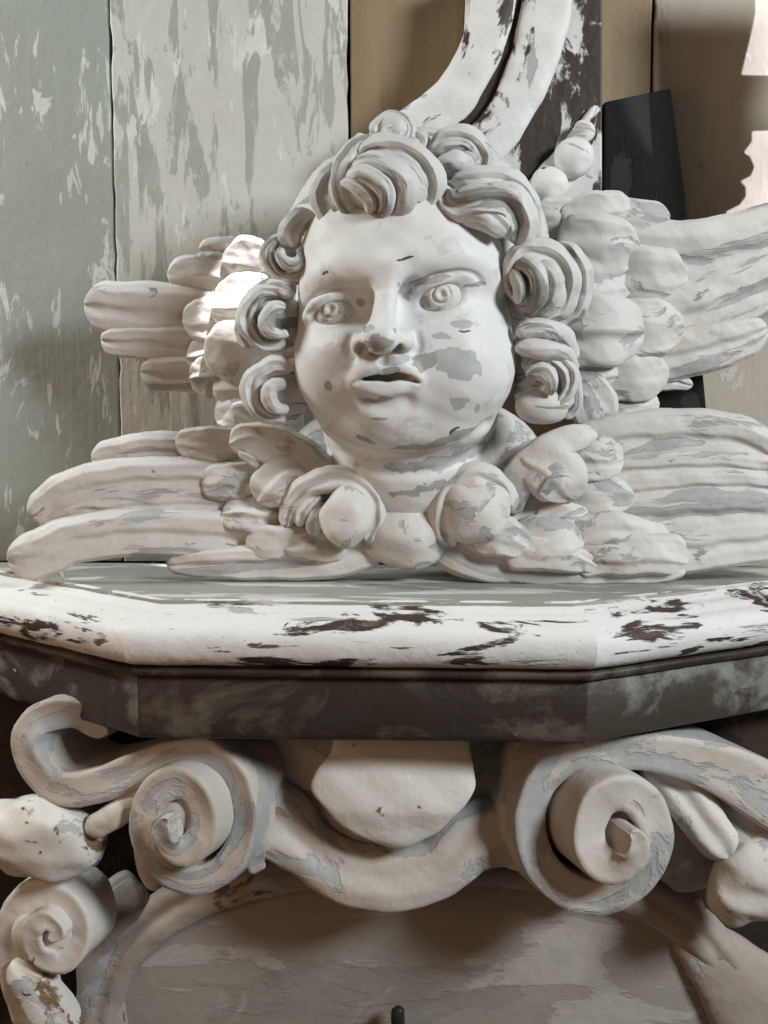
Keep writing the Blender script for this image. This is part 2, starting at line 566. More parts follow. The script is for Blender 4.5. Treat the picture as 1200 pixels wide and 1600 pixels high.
def offset_plan(pl, d):
    """move the outline inward (towards the wall) by d"""
    out = []
    n = len(pl)
    for i in range(n):
        ns = []
        if i > 0:
            e = nz(pl[i] - pl[i - 1])
            ns.append(np.array([-e[1], e[0]]))
        if i < n - 1:
            e = nz(pl[i + 1] - pl[i])
            ns.append(np.array([-e[1], e[0]]))
        m = nz(sum(ns))
        out.append(pl[i] + m * d / max(0.3, m @ ns[0]))
    return np.array(out)


def run_moulding(name, mat, profile, seg, res=60, wobble=0.35, closed=False):
    """profile: (inset, z) points swept along one straight run of the plan, mitred"""
    a = np.array([np.r_[offset_plan(plan, i)[seg], z] for i, z in profile])
    b = np.array([np.r_[offset_plan(plan, i)[seg + 1], z] for i, z in profile])
    t = np.linspace(0, 1, res)[:, None, None]
    V = (a[None] * (1 - t) + b[None] * t)
    m = len(profile)
    Ln = np.linalg.norm(b[0] - a[0])
    arc = np.r_[0, np.cumsum(np.linalg.norm(np.diff(np.array(profile), axis=0), axis=1))]
    uv = np.stack([np.repeat(np.linspace(0, Ln, res), m) + seg * 1.71, np.tile(arc, res) + seg * .9], 1)
    V = V.reshape(-1, 3)
    w = wob(V, 45, 0.0009 * wobble, 2.0) + wob(V, 160, 0.0004 * wobble, 5.0)
    w[:, 0] *= 0.3
    V = V + w
    i = np.arange(res - 1)[:, None]
    j = np.arange(m - 1)[None, :]
    k = i * m + j
    Fq = np.stack([k, k + 1, k + m + 1, k + m], -1).reshape(-1, 4)
    me = mesh_from(name, V, Fq[:, ::-1], uv)
    return obj(name, me, mat, shelf)


def arc_pts(cx, cz, rx, rz, a0, a1, n):
    return [(cx + rx * math.cos(R(a)), cz + rz * math.sin(R(a))) for a in np.linspace(a0, a1, n)]


# profile, insets measured from the frontmost line, z from the shelf top
bull = [(0.054, -0.0016), (0.0475, -0.0018), (0.0468, -0.0042), (0.0405, -0.0050), (0.0395, -0.0070), (0.031, -0.0082), (0.0205, -0.0094), (0.0190, -0.0120)] + \
       arc_pts(0.014, -0.0295, 0.014, 0.0165, 100, 270, 15) + [(0.019, -0.0465), (0.019, -0.048)]
fil = [(0.0195, -0.0475), (0.012, -0.0482), (0.010, -0.0500), (0.0105, -0.0535), (0.013, -0.0555), (0.018, -0.057)]
fas = [(0.018, -0.0565), (0.0165, -0.058), (0.017, -0.100), (0.0178, -0.1045), (0.019, -0.1060), (0.06, -0.1066), (0.20, -0.1066)]
for sgm in range(3):
    run_moulding('bullnose', M['moulding'], bull, sgm)
    run_moulding('fillet', M['fascia'], fil, sgm)
    run_moulding('fascia', M['fascia'] if sgm == 1 else M['fascia_side'], fas, sgm, wobble=0.15)
top_in = offset_plan(plan, 0.046)
tp = [tuple(p) for p in top_in] + [(0.60, WALL - 0.001), (-0.60, WALL - 0.001)]
nV = len(tp)
Vt = np.array([(x, y, -0.0018) for x, y in tp] + [(x, y, -0.02) for x, y in tp])
mt = mesh_from('top_board', Vt, [tuple(range(nV))] + [(i, i + nV, (i + 1) % nV + nV, (i + 1) % nV) for i in range(nV)], smooth=False)
fix_normals(mt)
obj('top_board', mt, M['shelf_top'], shelf)

# ------------------------------------------------------------------ the cherub
cherub = thing('cherub_carving', 'carved white painted cherub head with curly hair and four wings resting on the shelf', 'carving', (0.0, 0.96, 0.0))

# ---- head: signed distance sculpt in photo-pixel units (u right, v up, w towards the viewer)
HY = 0.935
HPX, HPY = 632.0, 500.0


def sculpt_head():
    h = 2.3
    u0, u1, v0, v1, w0, w1 = -200, 200, -312, 250, -110, 235
    U = np.arange(u0, u1, h, dtype=np.float32)
    Vv = np.arange(v0, v1, h, dtype=np.float32)
    W = np.arange(w0, w1, h, dtype=np.float32)
    D = np.full((len(U), len(Vv), len(W)), 1e3, np.float32)

    def box(c, r, pad):
        out = []
        for ax, (g, g0) in enumerate(((U, u0), (Vv, v0), (W, w0))):
            lo = max(0, int((c[ax] - r[ax] - pad - g0) / h))
            hi = min(len(g), int((c[ax] + r[ax] + pad - g0) / h) + 2)
            out.append(slice(lo, max(lo + 1, hi)))
        return tuple(out)

    def grid(sl):
        return U[sl[0]][:, None, None], Vv[sl[1]][None, :, None], W[sl[2]][None, None, :]

    def smin(a, b, k):
        q = np.maximum(k - np.abs(a - b), 0) / k
        return np.minimum(a, b) - q * q * k * 0.25

    def smax(a, b, k):
        return -smin(-a, -b, k)

    def ell(c, r, gr, rot=0.0):
        x, y, z = gr[0] - c[0], gr[1] - c[1], gr[2] - c[2]
        if rot:
            ca, sa = math.cos(R(rot)), math.sin(R(rot))
            x, y = x * ca + y * sa, y * ca - x * sa
        k0 = np.sqrt((x / r[0]) ** 2 + (y / r[1]) ** 2 + (z / r[2]) ** 2)
        k1 = np.sqrt((x / r[0] ** 2) ** 2 + (y / r[1] ** 2) ** 2 + (z / r[2] ** 2) ** 2) + 1e-6
        return (k0 * (k0 - 1) / k1).astype(np.float32)

    def add(c, r, k, rot=0.0):
        R3 = max(r)
        sl = box(c, (R3, R3, R3), k + 12)
        D[sl] = smin(D[sl], ell(c, r, grid(sl), rot), k)

    def cut(c, r, k, rot=0.0):
        R3 = max(r)
        sl = box(c, (R3, R3, R3), k + 6)
        D[sl] = smax(D[sl], -ell(c, r, grid(sl), rot), k)

    def tube(pts, k, sub=False):
        """pts: (u, v, w, r) polyline"""
        pts = np.array(pts, float)
        lo, hi = pts[:, :3].min(0), pts[:, :3].max(0)
        rr = pts[:, 3].max()
        sl = box((lo + hi) / 2, (hi - lo) / 2 + rr, k + 8)
        x, y, z = grid(sl)
        best = None
        for a, b in zip(pts[:-1], pts[1:]):
            d = b[:3] - a[:3]
            t = np.clip(((x - a[0]) * d[0] + (y - a[1]) * d[1] + (z - a[2]) * d[2]) / (d @ d + 1e-6), 0, 1)
            dist = np.sqrt((x - a[0] - t * d[0]) ** 2 + (y - a[1] - t * d[1]) ** 2 + (z - a[2] - t * d[2]) ** 2) - (a[3] + t * (b[3] - a[3]))
            best = dist if best is None else np.minimum(best, dist)
        best = best.astype(np.float32)
        D[sl] = smax(D[sl], -best, k) if sub else smin(D[sl], best, k)

    def P(px, py):
        return (px - HPX) * 0.928, (HPY - py) * 0.928

    def surf(px, py):
        u, v = P(px, py)
        i = int(round((u - u0) / h))
        j = int(round((v - v0) / h))
        col = D[min(max(i, 0), len(U) - 1), min(max(j, 0), len(Vv) - 1)]
        ins = np.nonzero(col < 0)[0]
        return float(W[ins[-1]]) if len(ins) else 0.0

    def pt(px, py, r, dw=0.0):
        u, v = P(px, py)
        return (u, v, surf(px, py) + dw, r)

    def curve(pts, k, dw=0.0, sub=False):
        """px, py, r[, dw] drawn on the present surface"""
        c = catmull(np.array([list(p) + [0.0] * (4 - len(p)) for p in pts], float), 14)
        q = [pt(a, b, r, dw + e) for a, b, r, e in c]
        w = np.array([x[2] for x in q])
        w = np.convolve(np.r_[w[0], w, w[-1]], [0.25, 0.5, 0.25], 'valid')
        tube([(x[0], x[1], ww, x[3]) for x, ww in zip(q, w)], k, sub)

    # masses
    add((0, 55, -30), (170, 178, 165), 5)
    add((-4, -40, 5), (164, 150, 132), 40)
    add((0, -94, 15), (144, 96, 116), 45)
    add((-10, 95, 40), (140, 110, 94), 40)
    add((-86, -66, 70), (70, 68, 68), 55)
    add((78, -72, 70), (80, 76, 70), 55)
    add((-24, -88, 100), (48, 46, 42), 45)
    add((-24, -138, 96), (46, 32, 42), 30)
    add((4, -164, 38), (122, 38, 82), 36)
    # neck
    tube([(6, -150, -66, 150), (4, -212, -64, 132), (2, -258, -80, 62)], 16)
    # under-chin crease and throat folds
    curve([(525, 684, 4), (575, 704, 5), (640, 716, 4), (705, 708, 4), (768, 668, 3)], 18, 2, True)
    curve([(556, 742, 3), (620, 752, 4), (690, 745, 3), (760, 712, 2)], 14, 2, True)
    # sockets
    lw = surf(520, 490)
    rw = surf(686, 468)
    cut((*P(522, 482), lw + 13), (48, 30, 28), 26, 12)
    cut((*P(570, 480), surf(570, 480) + 16), (24, 26, 30), 22)
    cut((*P(684, 462), rw + 12), (60, 32, 30), 28, 12)
    cut((*P(635, 470), surf(635, 470) + 16), (22, 30, 30), 22)
    # brows
    curve([(482, 456, 7), (506, 434, 9), (545, 420, 9), (580, 420, 5)], 44, -11)
    curve([(626, 414, 5), (652, 404, 9), (700, 398, 12), (748, 414, 10), (778, 440, 7)], 36, -9)
    # nose
    nb = [(607, 428, 16, -2), (604, 460, 17, 6), (600, 492, 19, 20), (597, 522, 23, 34)]
    q = []
    base = surf(600, 540)
    w_top = surf(607, 428)
    tube([(*P(608, 424), w_top - 8, 15), (*P(605, 458), w_top, 14), (*P(601, 494), w_top + 16, 17), (*P(597, 522), w_top + 32, 21)], 22)
    tw = w_top + 32
    add((*P(597, 527), tw + 2), (27, 22, 24), 14)
    add((*P(566, 536), tw - 18), (16, 17, 22), 10)
    add((*P(629, 531), tw - 20), (17, 17, 22), 10)
    cut((*P(567, 547), tw - 4), (8, 12, 16), 4, -14)
    cut((*P(622, 543), tw - 4), (8, 11, 16), 4, 14)
    # groove round the wings of the nose, and the folds to the mouth
    curve([(548, 524, 3), (545, 545, 4), (556, 560, 3)], 8, 2, True)
    curve([(651, 520, 3), (654, 540, 4), (646, 556, 3)], 8, 2, True)
    # lips
    add((*P(602, 571), surf(602, 568) - 4), (36, 14, 12), 18)
    curve([(552, 594, 4), (570, 580, 6), (589, 569, 8), (604, 572, 7.5), (619, 567, 8), (638, 576, 6), (655, 591, 4)], 14, -2)
    curve([(560, 600, 4), (582, 606, 7), (604, 608, 8.5), (626, 605, 7), (648, 597, 4)], 16, -5)
    mo = [pt(x, y, r) for x, y, r in ((552, 598, 2.5), (570, 590, 4), (590, 586, 6.6), (606, 588, 7), (624, 585, 6.6), (640, 589, 4.5), (656, 596, 2.5))]
    for dw in (6, -2, -10, -20, -30):
        tube([(u, v, min(w, 150) + dw, r) for u, v, w, r in mo], 3, True)
    curve([(597, 553, 3), (599, 563, 3)], 8, 2, True)          # philtrum
    curve([(572, 628, 5), (602, 633, 6), (636, 627, 5)], 18, 3, True)
    eyes = []
    # eyelids are drawn over the eyeballs, which are their own meshes
    for (ex, ey, rx, ry, rot, pupil) in ((521, 488, 38, 23, 8, (515, 482)), (688, 466, 44, 25, 10, (690, 460))):
        sw = surf(ex, ey)
        ca, sa = math.cos(R(rot)), math.sin(R(rot))

        def E(t, k=1.0, ex=ex, ey=ey, rx=rx, ry=ry, ca=ca, sa=sa):
            x, y = rx * k * math.cos(t) / 0.928, ry * k * math.sin(t) / 0.928
            return ex + x * ca + y * sa * -1 * -1, ey - (x * sa + y * ca)
        rx, ry = rx * 0.93, ry * 0.93
        rb = rx * 0.92
        cw = sw + 13 - rb

        def lidw(x, y):
            d2 = ((x - ex) ** 2 + (y - ey) ** 2) * 0.86
            return cw + math.sqrt(max(rb * rb - d2 * 0.8, 30.0))
        up = [E(t, 1.08) for t in np.linspace(math.pi * 1.02, -0.06 * math.pi, 13)]
        lo = [E(t, 1.05) for t in np.linspace(math.pi * 1.02, 1.98 * math.pi, 13)]
        cut((*P(ex, ey), cw + rb), (rx * 0.95, ry * 1.0, 22), 8, rot)
        tube([(*P(x, y), lidw(x, y) + 4, 7.5) for x, y in up], 7)
        tube([(*P(x, y), lidw(x, y) + 1, 6) for x, y in lo], 7)
        cr = [E(t, 1.45) for t in np.linspace(math.pi * 0.9, 0.1 * math.pi, 11)]
        curve([(x, y, 3.2) for x, y in cr[::2]], 5, 0, True)
        eyes.append((P(ex, ey), cw, rb, P(*pupil), rot, rx, ry))
    # worry lines of the chisel
    gU, gV, gW = grid((slice(None),) * 3)
    D[:] += (1.1 * np.sin(gU * 0.045 + 1) * np.sin(gV * 0.05) * np.sin(gW * 0.04 + 0.6) + 0.5 * np.sin(gU * 0.11 + gV * 0.07) * np.sin(gW * 0.1 + gV * 0.09)).astype(np.float32)

    # ---- surface nets
    ins = D < 0
    nx, ny, nzz = D.shape
    cnt = np.zeros((nx - 1, ny - 1, nzz - 1), np.uint8)
    for dx in (0, 1):
        for dy in (0, 1):
            for dz in (0, 1):
                cnt += ins[dx:nx - 1 + dx, dy:ny - 1 + dy, dz:nzz - 1 + dz]
    act = (cnt > 0) & (cnt < 8)
    idx = np.full(cnt.shape, -1, np.int32)
    cells = np.argwhere(act)
    idx[act] = np.arange(len(cells))
    acc = np.zeros((len(cells), 3))
    num = np.zeros(len(cells))
    ci, cj, ck = cells.T
    cor = [(a, b, c) for a in (0, 1) for b in (0, 1) for c in (0, 1)]
    vals = {o: D[ci + o[0], cj + o[1], ck + o[2]].astype(float) for o in cor}
    for o in cor:
        for ax in range(3):
            if o[ax] == 0:
                o2 = tuple(o[q] + (1 if q == ax else 0) for q in range(3))
                a, b = vals[o], vals[o2]
                cr = (a < 0) != (b < 0)
                t = np.where(cr, a / np.where(cr, a - b, 1), 0)
                for q in range(3):
                    acc[:, q] += np.where(cr, o[q] + (t if q == ax else 0), 0)
                num += cr
    pos = cells + acc / num[:, None]
    X = np.stack([u0 + pos[:, 0] * h, v0 + pos[:, 1] * h, w0 + pos[:, 2] * h], 1)
    quads = []
    for ax in range(3):
        a1, a2 = [(1, 2), (2, 0), (0, 1)][ax]
        sl0 = [slice(None)] * 3
        sl1 = [slice(None)] * 3
        sl0[ax] = slice(0, -1)
        sl1[ax] = slice(1, None)
        A, B = ins[tuple(sl0)], ins[tuple(sl1)]
        e = np.argwhere(A != B)
        e = e[(e[:, a1] > 0) & (e[:, a2] > 0) & (e[:, a1] < D.shape[a1] - 1) & (e[:, a2] < D.shape[a2] - 1)]
        flip = A[tuple(e.T)]
        def g(d1, d2):
            k = e.copy()
            k[:, a1] -= d1
            k[:, a2] -= d2
            return idx[tuple(k.T)]
        qd = np.stack([g(1, 1), g(0, 1), g(0, 0), g(1, 0)], 1)
        qd[~flip] = qd[~flip][:, ::-1]
        quads.append(qd[(qd >= 0).all(1)])
    return X, np.vstack(quads), eyes


HX, HF, EYES = sculpt_head()
# the head stands as a rigid sculpt: its own axes are scaled to metres and turned to its place
hc = at(HPX, HPY, HY)
wax = nz(CAM - hc)
rax = nz(np.cross(np.array([0, 0, 1.0]), wax))
uax = np.cross(wax, rax)
hs = float(np.linalg.norm(hc - CAM)) / math.sqrt(F ** 2 + (HPX - 600) ** 2 + (HPY - 800) ** 2)
HM = Matrix((tuple(rax * hs) + (hc[0],), tuple(uax * hs) + (hc[1],), tuple(wax * hs) + (hc[2],), (0, 0, 0, 1)))
# (rows above hold axes as rows; transpose the 3x3 so that they become columns)
HM = Matrix(((rax[0] * hs, uax[0] * hs, wax[0] * hs, hc[0]), (rax[1] * hs, uax[1] * hs, wax[1] * hs, hc[1]),
             (rax[2] * hs, uax[2] * hs, wax[2] * hs, hc[2]), (0, 0, 0, 1)))


def fb(px, py, rx, ry, ang=0, c=GREY):
    return ((px - HPX) * 0.928, (HPY - py) * 0.928, rx * 0.85, ry * 0.85, ang, c)


PG = (0.43, 0.435, 0.43)
DG = (0.35, 0.345, 0.325)
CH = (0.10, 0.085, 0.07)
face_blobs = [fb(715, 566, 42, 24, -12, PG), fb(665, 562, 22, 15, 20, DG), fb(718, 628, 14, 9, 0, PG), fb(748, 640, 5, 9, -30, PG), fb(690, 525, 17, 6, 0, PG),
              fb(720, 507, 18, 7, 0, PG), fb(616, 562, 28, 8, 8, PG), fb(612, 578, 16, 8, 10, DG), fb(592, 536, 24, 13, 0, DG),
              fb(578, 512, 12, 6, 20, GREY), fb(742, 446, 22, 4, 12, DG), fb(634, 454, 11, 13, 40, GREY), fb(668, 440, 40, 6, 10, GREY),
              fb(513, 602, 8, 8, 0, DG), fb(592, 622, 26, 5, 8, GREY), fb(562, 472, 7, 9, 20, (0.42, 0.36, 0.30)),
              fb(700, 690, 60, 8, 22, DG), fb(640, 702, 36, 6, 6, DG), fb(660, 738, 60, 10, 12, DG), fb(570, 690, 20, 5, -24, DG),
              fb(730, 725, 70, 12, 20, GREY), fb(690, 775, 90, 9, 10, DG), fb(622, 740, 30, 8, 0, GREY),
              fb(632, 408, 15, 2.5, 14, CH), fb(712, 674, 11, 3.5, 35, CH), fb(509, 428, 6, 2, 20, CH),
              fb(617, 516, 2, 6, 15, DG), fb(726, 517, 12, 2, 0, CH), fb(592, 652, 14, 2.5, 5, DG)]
M['skin'] = paint('face_paint', (0.70, 0.69, 0.67), [((0.59, 0.565, 0.53), 0.022, (1, 1, 1), 0.6, 4.0, 0.1)], coord='Object', bump=0.25, vary=0.05,
                  fine=1 / 1800.0, blobs=face_blobs, bsc=1.0, rough=0.5)
head = obj('head', mesh_from('head', HX, HF), M['skin'], None)
head.matrix_world = HM
head.parent = cherub
head.matrix_parent_inverse = parent_world(cherub).inverted()
M['eye'] = paint('eye_paint', (0.62, 0.60, 0.56), [(DG, 0.05, (1, 1, 1), 0.56, 4.0)], coord='Object', bump=0.25, vary=0.1, fine=1 / 1800.0)


def carve_eye(e):
    (eu, ev), cw, rb, (pu, pv), rot, rx, ry = e
    nu, nv = 72, 60
    # polar grid about the pupil direction
    d = np.array([pu - eu, pv - ev, 0.0]) / rb
    d[2] = math.sqrt(1 - d[0] ** 2 - d[1] ** 2)
    t1 = nz(np.cross(np.array([0, 1.0, 0]), d))
    t2 = np.cross(d, t1)
    a = np.linspace(0.0, 1.7, nv)[:, None]
    th = np.linspace(0, 2 * np.pi, nu, endpoint=False)[None, :]
    rr = rb * (1 + 0 * a)
    px_ = a * rb
    prof = -5.0 * np.exp(-(px_ / 4.0) ** 2) - 2.2 * np.exp(-((px_ - 13.5) / 2.2) ** 2) + 1.2 * np.exp(-((px_ - 9) / 3.0) ** 2)
    rr = rr + prof
    V = (np.cos(a)[..., None] * d + (np.sin(a) * np.cos(th))[..., None] * t1 + (np.sin(a) * np.sin(th))[..., None] * t2) * rr[..., None]
    V = V.reshape(-1, 3) + np.array([eu, ev, cw])
    i = np.arange(nv - 1)[:, None]
    j = np.arange(nu)[None, :]
    A = i * nu + j
    Bq = i * nu + (j + 1) % nu
    Fq = np.stack([A, Bq, Bq + nu, A + nu], -1).reshape(-1, 4)
    o = obj('eye', mesh_from('eye', V, Fq[:, ::-1]), M['eye'], None)
    o.parent = head
    return o


for e in EYES:
    carve_eye(e)

# ---- hair
HAIRY = 0.93


def curl(cx, cy, rx, ry, start, turns, direction, w, strands=2, bulge=26, tail=None, groove=0.6, inner=0.16, thick=1.0):
    """a snail of hair: strands wound inwards on a domed lump"""
    n = max(9, int(10 * turns) + 4)
    th = np.linspace(0, 1, n)
    ctrl = []
    if tail:
        ctrl += tail
    for t in th:
        ang = R(start) + direction * t * turns * 2 * math.pi
        k = 0.66 * (1 - t) + inner * t
        hw = (0.36 * (1 - t) + 0.17 * t) * (rx + ry) / 2
        ctrl.append((cx + rx * k * math.cos(ang), cy - ry * k * math.sin(ang), w + bulge * (1 - k * k) + 6 * t - 6, hw, hw * 0.72 * thick))
    a = strap_data(ctrl, HAIRY, lobes=strands, groove=groove, n=90, cap=(0.9, 0.9), wobble=0.9, gpow=0.55)
    s = S(HAIRY)
    b = ellipsoid_data(at(cx, cy, HAIRY - (w - 8) * s), (rx * 0.82 * s, 30 * s, ry * 0.82 * s), wobble=1.0)
    v, f, u = join([a, b])
    return obj('curl', mesh_from('curl', v, f, u), M['hair'], head_world)


# curls are parts of the cherub
head_world = cherub


def lock(ctrl, strands=3, groove=0.5, n=60, **kw):
    kw.setdefault('cap', (0.9, 0.9))
    kw.setdefault('wobble', 0.8)
    kw.setdefault('gpow', 0.55)
    kw.setdefault('strands', 0.05)
    kw.setdefault('nf', 30 * strands)
    return strap('lock', cherub, M['hair'], ctrl, HAIRY, lobes=strands, groove=groove, n=n, **kw)


def hook(cx, cy, rx, ry, a0, a1, w, radii=(0.78, 0.36), bulge=26, rot=0, hole=(0.1, 0)):
    """a C-shaped lock: strands lying in arcs round a drilled hollow, on a swollen base"""
    parts = []
    s = S(HAIRY)
    for i, k in enumerate(radii):
        ctrl = []
        n = 9
        for t in np.linspace(0, 1, n):
            ang = R(a0 + (a1 - a0) * t + 14 * i)
            kk = k * (1 + 0.10 * math.sin(5 * t + i))
            f = (0.55 + 0.45 * math.sin(math.pi * min(1, t * 1.1 + 0.05)))
            hw = (0.28 if i == 0 else 0.24) * (rx + ry) / 2 * f
            x = cx + hole[0] * rx * (1 - k) + rx * kk * math.cos(ang)
            y = cy - hole[1] * ry * (1 - k) - ry * kk * math.sin(ang)
            ctrl.append((x, y, w + bulge * (1 - k * k) - (4 if i == 0 else 0) + 7 * math.sin(math.pi * t), hw, hw * 1.05))
        parts.append(strap_data(ctrl, HAIRY, lobes=2 if i == 0 else 1, groove=0.4, n=56, cap=(0.9, 0.9), wobble=1.0, gpow=0.6, power=0.62, strands=0.05, nf=50))
    parts.append(ellipsoid_data(at(cx, cy, HAIRY - (w - 14) * s), (rx * 0.9 * s, 26 * s, ry * 0.9 * s), wobble=1.2))
    v, f, u = join(parts)
    return obj('curl', mesh_from('curl', v, f, u), M['hair'], cherub)


# scalp under the curls
blob('scalp', cherub, M['hair'], 650, 400, 0.955, 205, 190, 120, 0)
# main forelock: crescent strands over a bulb
blob('curl', cherub, M['hair'], 602, 288, HAIRY - 0.052, 76, 54, 52, 8)
lock([(560, 250, 100, 10, 16), (590, 232, 118, 20, 18), (640, 245, 122, 24, 20), (672, 285, 112, 24, 20), (655, 330, 100, 18, 16), (615, 345, 90, 10, 10)], 2, 0.45)
lock([(556, 262, 108, 10, 14), (590, 256, 138, 18, 22), (628, 280, 142, 19, 22), (632, 318, 128, 15, 18), (605, 340, 108, 8, 10)], 1)
lock([(548, 274, 110, 8, 14), (575, 274, 140, 15, 22), (602, 296, 144, 16, 22), (604, 324, 130, 11, 14), (592, 340, 112, 7, 10)], 1)
lock([(542, 286, 106, 8, 14), (558, 290, 132, 14, 20), (576, 308, 134, 13, 18), (582, 330, 118, 8, 10)], 1)
lock([(600, 215, 90, 8, 12), (560, 232, 104, 16, 16), (536, 268, 110, 17, 18), (536, 308, 104, 17, 18), (560, 336, 96, 12, 12)], 1)
# small swirl on top
curl(615, 205, 40, 34, 200, 1.35, -1, 62, 2, 20)
lock([(575, 215, 60, 12), (550, 240, 66, 16), (530, 275, 70, 18), (520, 310, 66, 12)], 2, 0.5)
lock([(640, 205, 50, 12), (655, 222, 62, 16), (640, 245, 72, 12)], 2, 0.5)
# top right tuft
lock([(672, 235, 66, 10), (700, 218, 74, 18), (735, 222, 66, 22), (752, 250, 52, 18), (740, 276, 46, 10)], 2, 0.55)
lock([(680, 262, 72, 10), (710, 250, 80, 14), (740, 262, 68, 12)], 1)
curl(728, 240, 28, 34, 60, 1.0, -1, 48, 2, 16)
# left of the forelock
lock([(545, 255, 60, 10), (515, 275, 70, 16), (502, 308, 74, 18), (514, 340, 78, 14), (538, 346, 84, 8)], 2, 0.5)
lock([(530, 268, 72, 7), (522, 296, 88, 11), (530, 326, 92, 10), (545, 340, 90, 6)], 1)
# right arch
lock([(690, 300, 96, 16, 18), (712, 322, 112, 22, 22), (748, 316, 118, 26, 26), (790, 318, 106, 30, 26), (812, 350, 88, 28, 24), (806, 382, 76, 16, 16)], 2, 0.5)
lock([(705, 285, 78, 10), (745, 280, 88, 18), (790, 284, 80, 22), (822, 312, 62, 18), (832, 350, 50, 14), (828, 380, 44, 8)], 2, 0.5)
lock([(718, 338, 104, 12, 16), (760, 342, 112, 20, 20), (790, 362, 96, 16, 16)], 1)
# left side
hook(455, 398, 46, 42, 130, 400, 34)
lock([(490, 335, 44, 10), (468, 345, 50, 18), (455, 365, 50, 20), (462, 388, 46, 12)], 2, 0.5)
hook(424, 500, 54, 54, 50, 300, 40, hole=(0.32, -0.1))
lock([(462, 460, 60, 16), (430, 450, 50, 16), (395, 470, 40, 14), (380, 510, 36, 12), (392, 545, 40, 12)], 2, 0.5)
hook(434, 614, 54, 56, 60, 285, 46, hole=(0.2, -0.2))
lock([(470, 566, 62, 8), (440, 572, 56, 13), (410, 586, 48, 13), (394, 620, 42, 12), (404, 655, 44, 8)], 1)
lock([(468, 560, 54, 7), (440, 562, 48, 11), (412, 572, 40, 9)], 1)
# right side
lock([(806, 470, 60, 8, 14), (800, 430, 72, 18, 20), (822, 396, 80, 20, 22), (862, 402, 74, 22, 24), (884, 440, 58, 22, 22), (872, 482, 48, 20, 18), (836, 498, 46, 10, 12)], 2, 0.45, n=80)
lock([(812, 408, 82, 10, 14), (838, 428, 98, 15, 20), (842, 462, 90, 13, 18), (826, 488, 70, 8, 10)], 1)
lock([(838, 408, 84, 8, 12), (862, 428, 90, 13, 18), (862, 462, 78, 12, 16), (842, 490, 60, 8, 10)], 1)
lock([(803, 425, 76, 8, 12), (812, 446, 92, 11, 16), (810, 474, 76, 8, 10)], 1)
blob('curl', cherub, M['hair'], 845, 445, HAIRY - 0.026, 48, 56, 34, 0)
lock([(860, 385, 24, 10), (892, 400, 28, 18), (906, 440, 20, 20), (898, 480, 12, 18), (870, 510, 12, 10)], 2, 0.5)
lock([(806, 522, 66, 10, 14), (840, 512, 70, 16, 18), (878, 526, 56, 16, 16), (900, 560, 36, 10, 12)], 1)
lock([(806, 545, 68, 9, 14), (840, 544, 74, 15, 18), (880, 552, 60, 13, 16), (900, 580, 38, 8, 10)], 1)
hook(852, 604, 54, 56, 140, -70, 44, hole=(-0.25, 0.1))
blob('curl', cherub, M['hair'], 846, 634, HAIRY - 0.022, 42, 30, 28, 0)
lock([(830, 566, 62, 8), (866, 568, 58, 13), (892, 592, 40, 14), (898, 630, 26, 12), (880, 655, 22, 8)], 1)

# ---- wings
RNG = random.Random(4)


def wing(name_label=None):
    w = bpy.data.objects.new('wing', None)
    C.objects.link(w)
    w.empty_display_size = 0.02
    w.parent = cherub
    w.matrix_parent_inverse = parent_world(cherub).inverted()
    return w


FLIGHT = [(-1, .1), (-.86, .55), (-.45, .70), (-.08, .58), (.10, .95), (.58, 1.0), (.88, .66), (1, .12)]
COVERT = [(-1, .15), (-.84, .70), (-.25, .80), (.18, 1.0), (.36, .78), (.84, .66), (1, .15)]


def mirrored(p, on):
    return [(-u, h) for u, h in reversed(p)] if on else p


def feather(w, ctrl, Y, lobes=1, groove=0.25, **kw):
    kw.setdefault('n', 54)
    kw.setdefault('wobble', 0.55)
    kw.setdefault('cap', (0.5, 0.9))
    kw.setdefault('power', 0.5)
    kw.setdefault('gpow', 0.6)
    kw.setdefault('edge', 0.5)
    kw.setdefault('nf', 40)
    kw.pop('skew', None)
    kw.setdefault('prof', mirrored(FLIGHT, w in (UR, LR)))
    lobes, groove = 1, 0
    ctrl = [(a, b, c, d * 1.2, e * 1.15) for a, b, c, d, e in ctrl]
    return strap('flight_feather', w, M['feather'], ctrl, Y, lobes=lobes, groove=groove, **kw)


def covert(w, ctrl, Y, lobes=1, groove=0.25, **kw):
    kw.setdefault('n', 34)
    kw.setdefault('wobble', 0.9)
    kw.setdefault('cap', (0.6, 0.95))
    kw.setdefault('power', 0.30)
    kw.setdefault('edge', 0.24)
    kw.setdefault('tilt', RNG.uniform(-9, 9))
    kw.setdefault('lip', 0.05)
    kw.setdefault('skew', RNG.choice((-1, 1)) * RNG.uniform(0.15, 0.42))
    kw.setdefault('nf', 36)
    if RNG.random() < 0.6:
        kw.setdefault('prof', mirrored(COVERT, RNG.random() < 0.5))
        kw['skew'] = 0.0
        lobes, groove = 1, 0
    else:
        kw.setdefault('quill', RNG.choice((0.0, 0.2)))
    kw.setdefault('gpow', 0.6)
    ctrl = [(a, b, c, d * 1.12, e * 0.98) for a, b, c, d, e in ctrl]
    return strap('covert_feather', w, M['covert'], ctrl, Y, lobes=lobes, groove=groove, **kw)


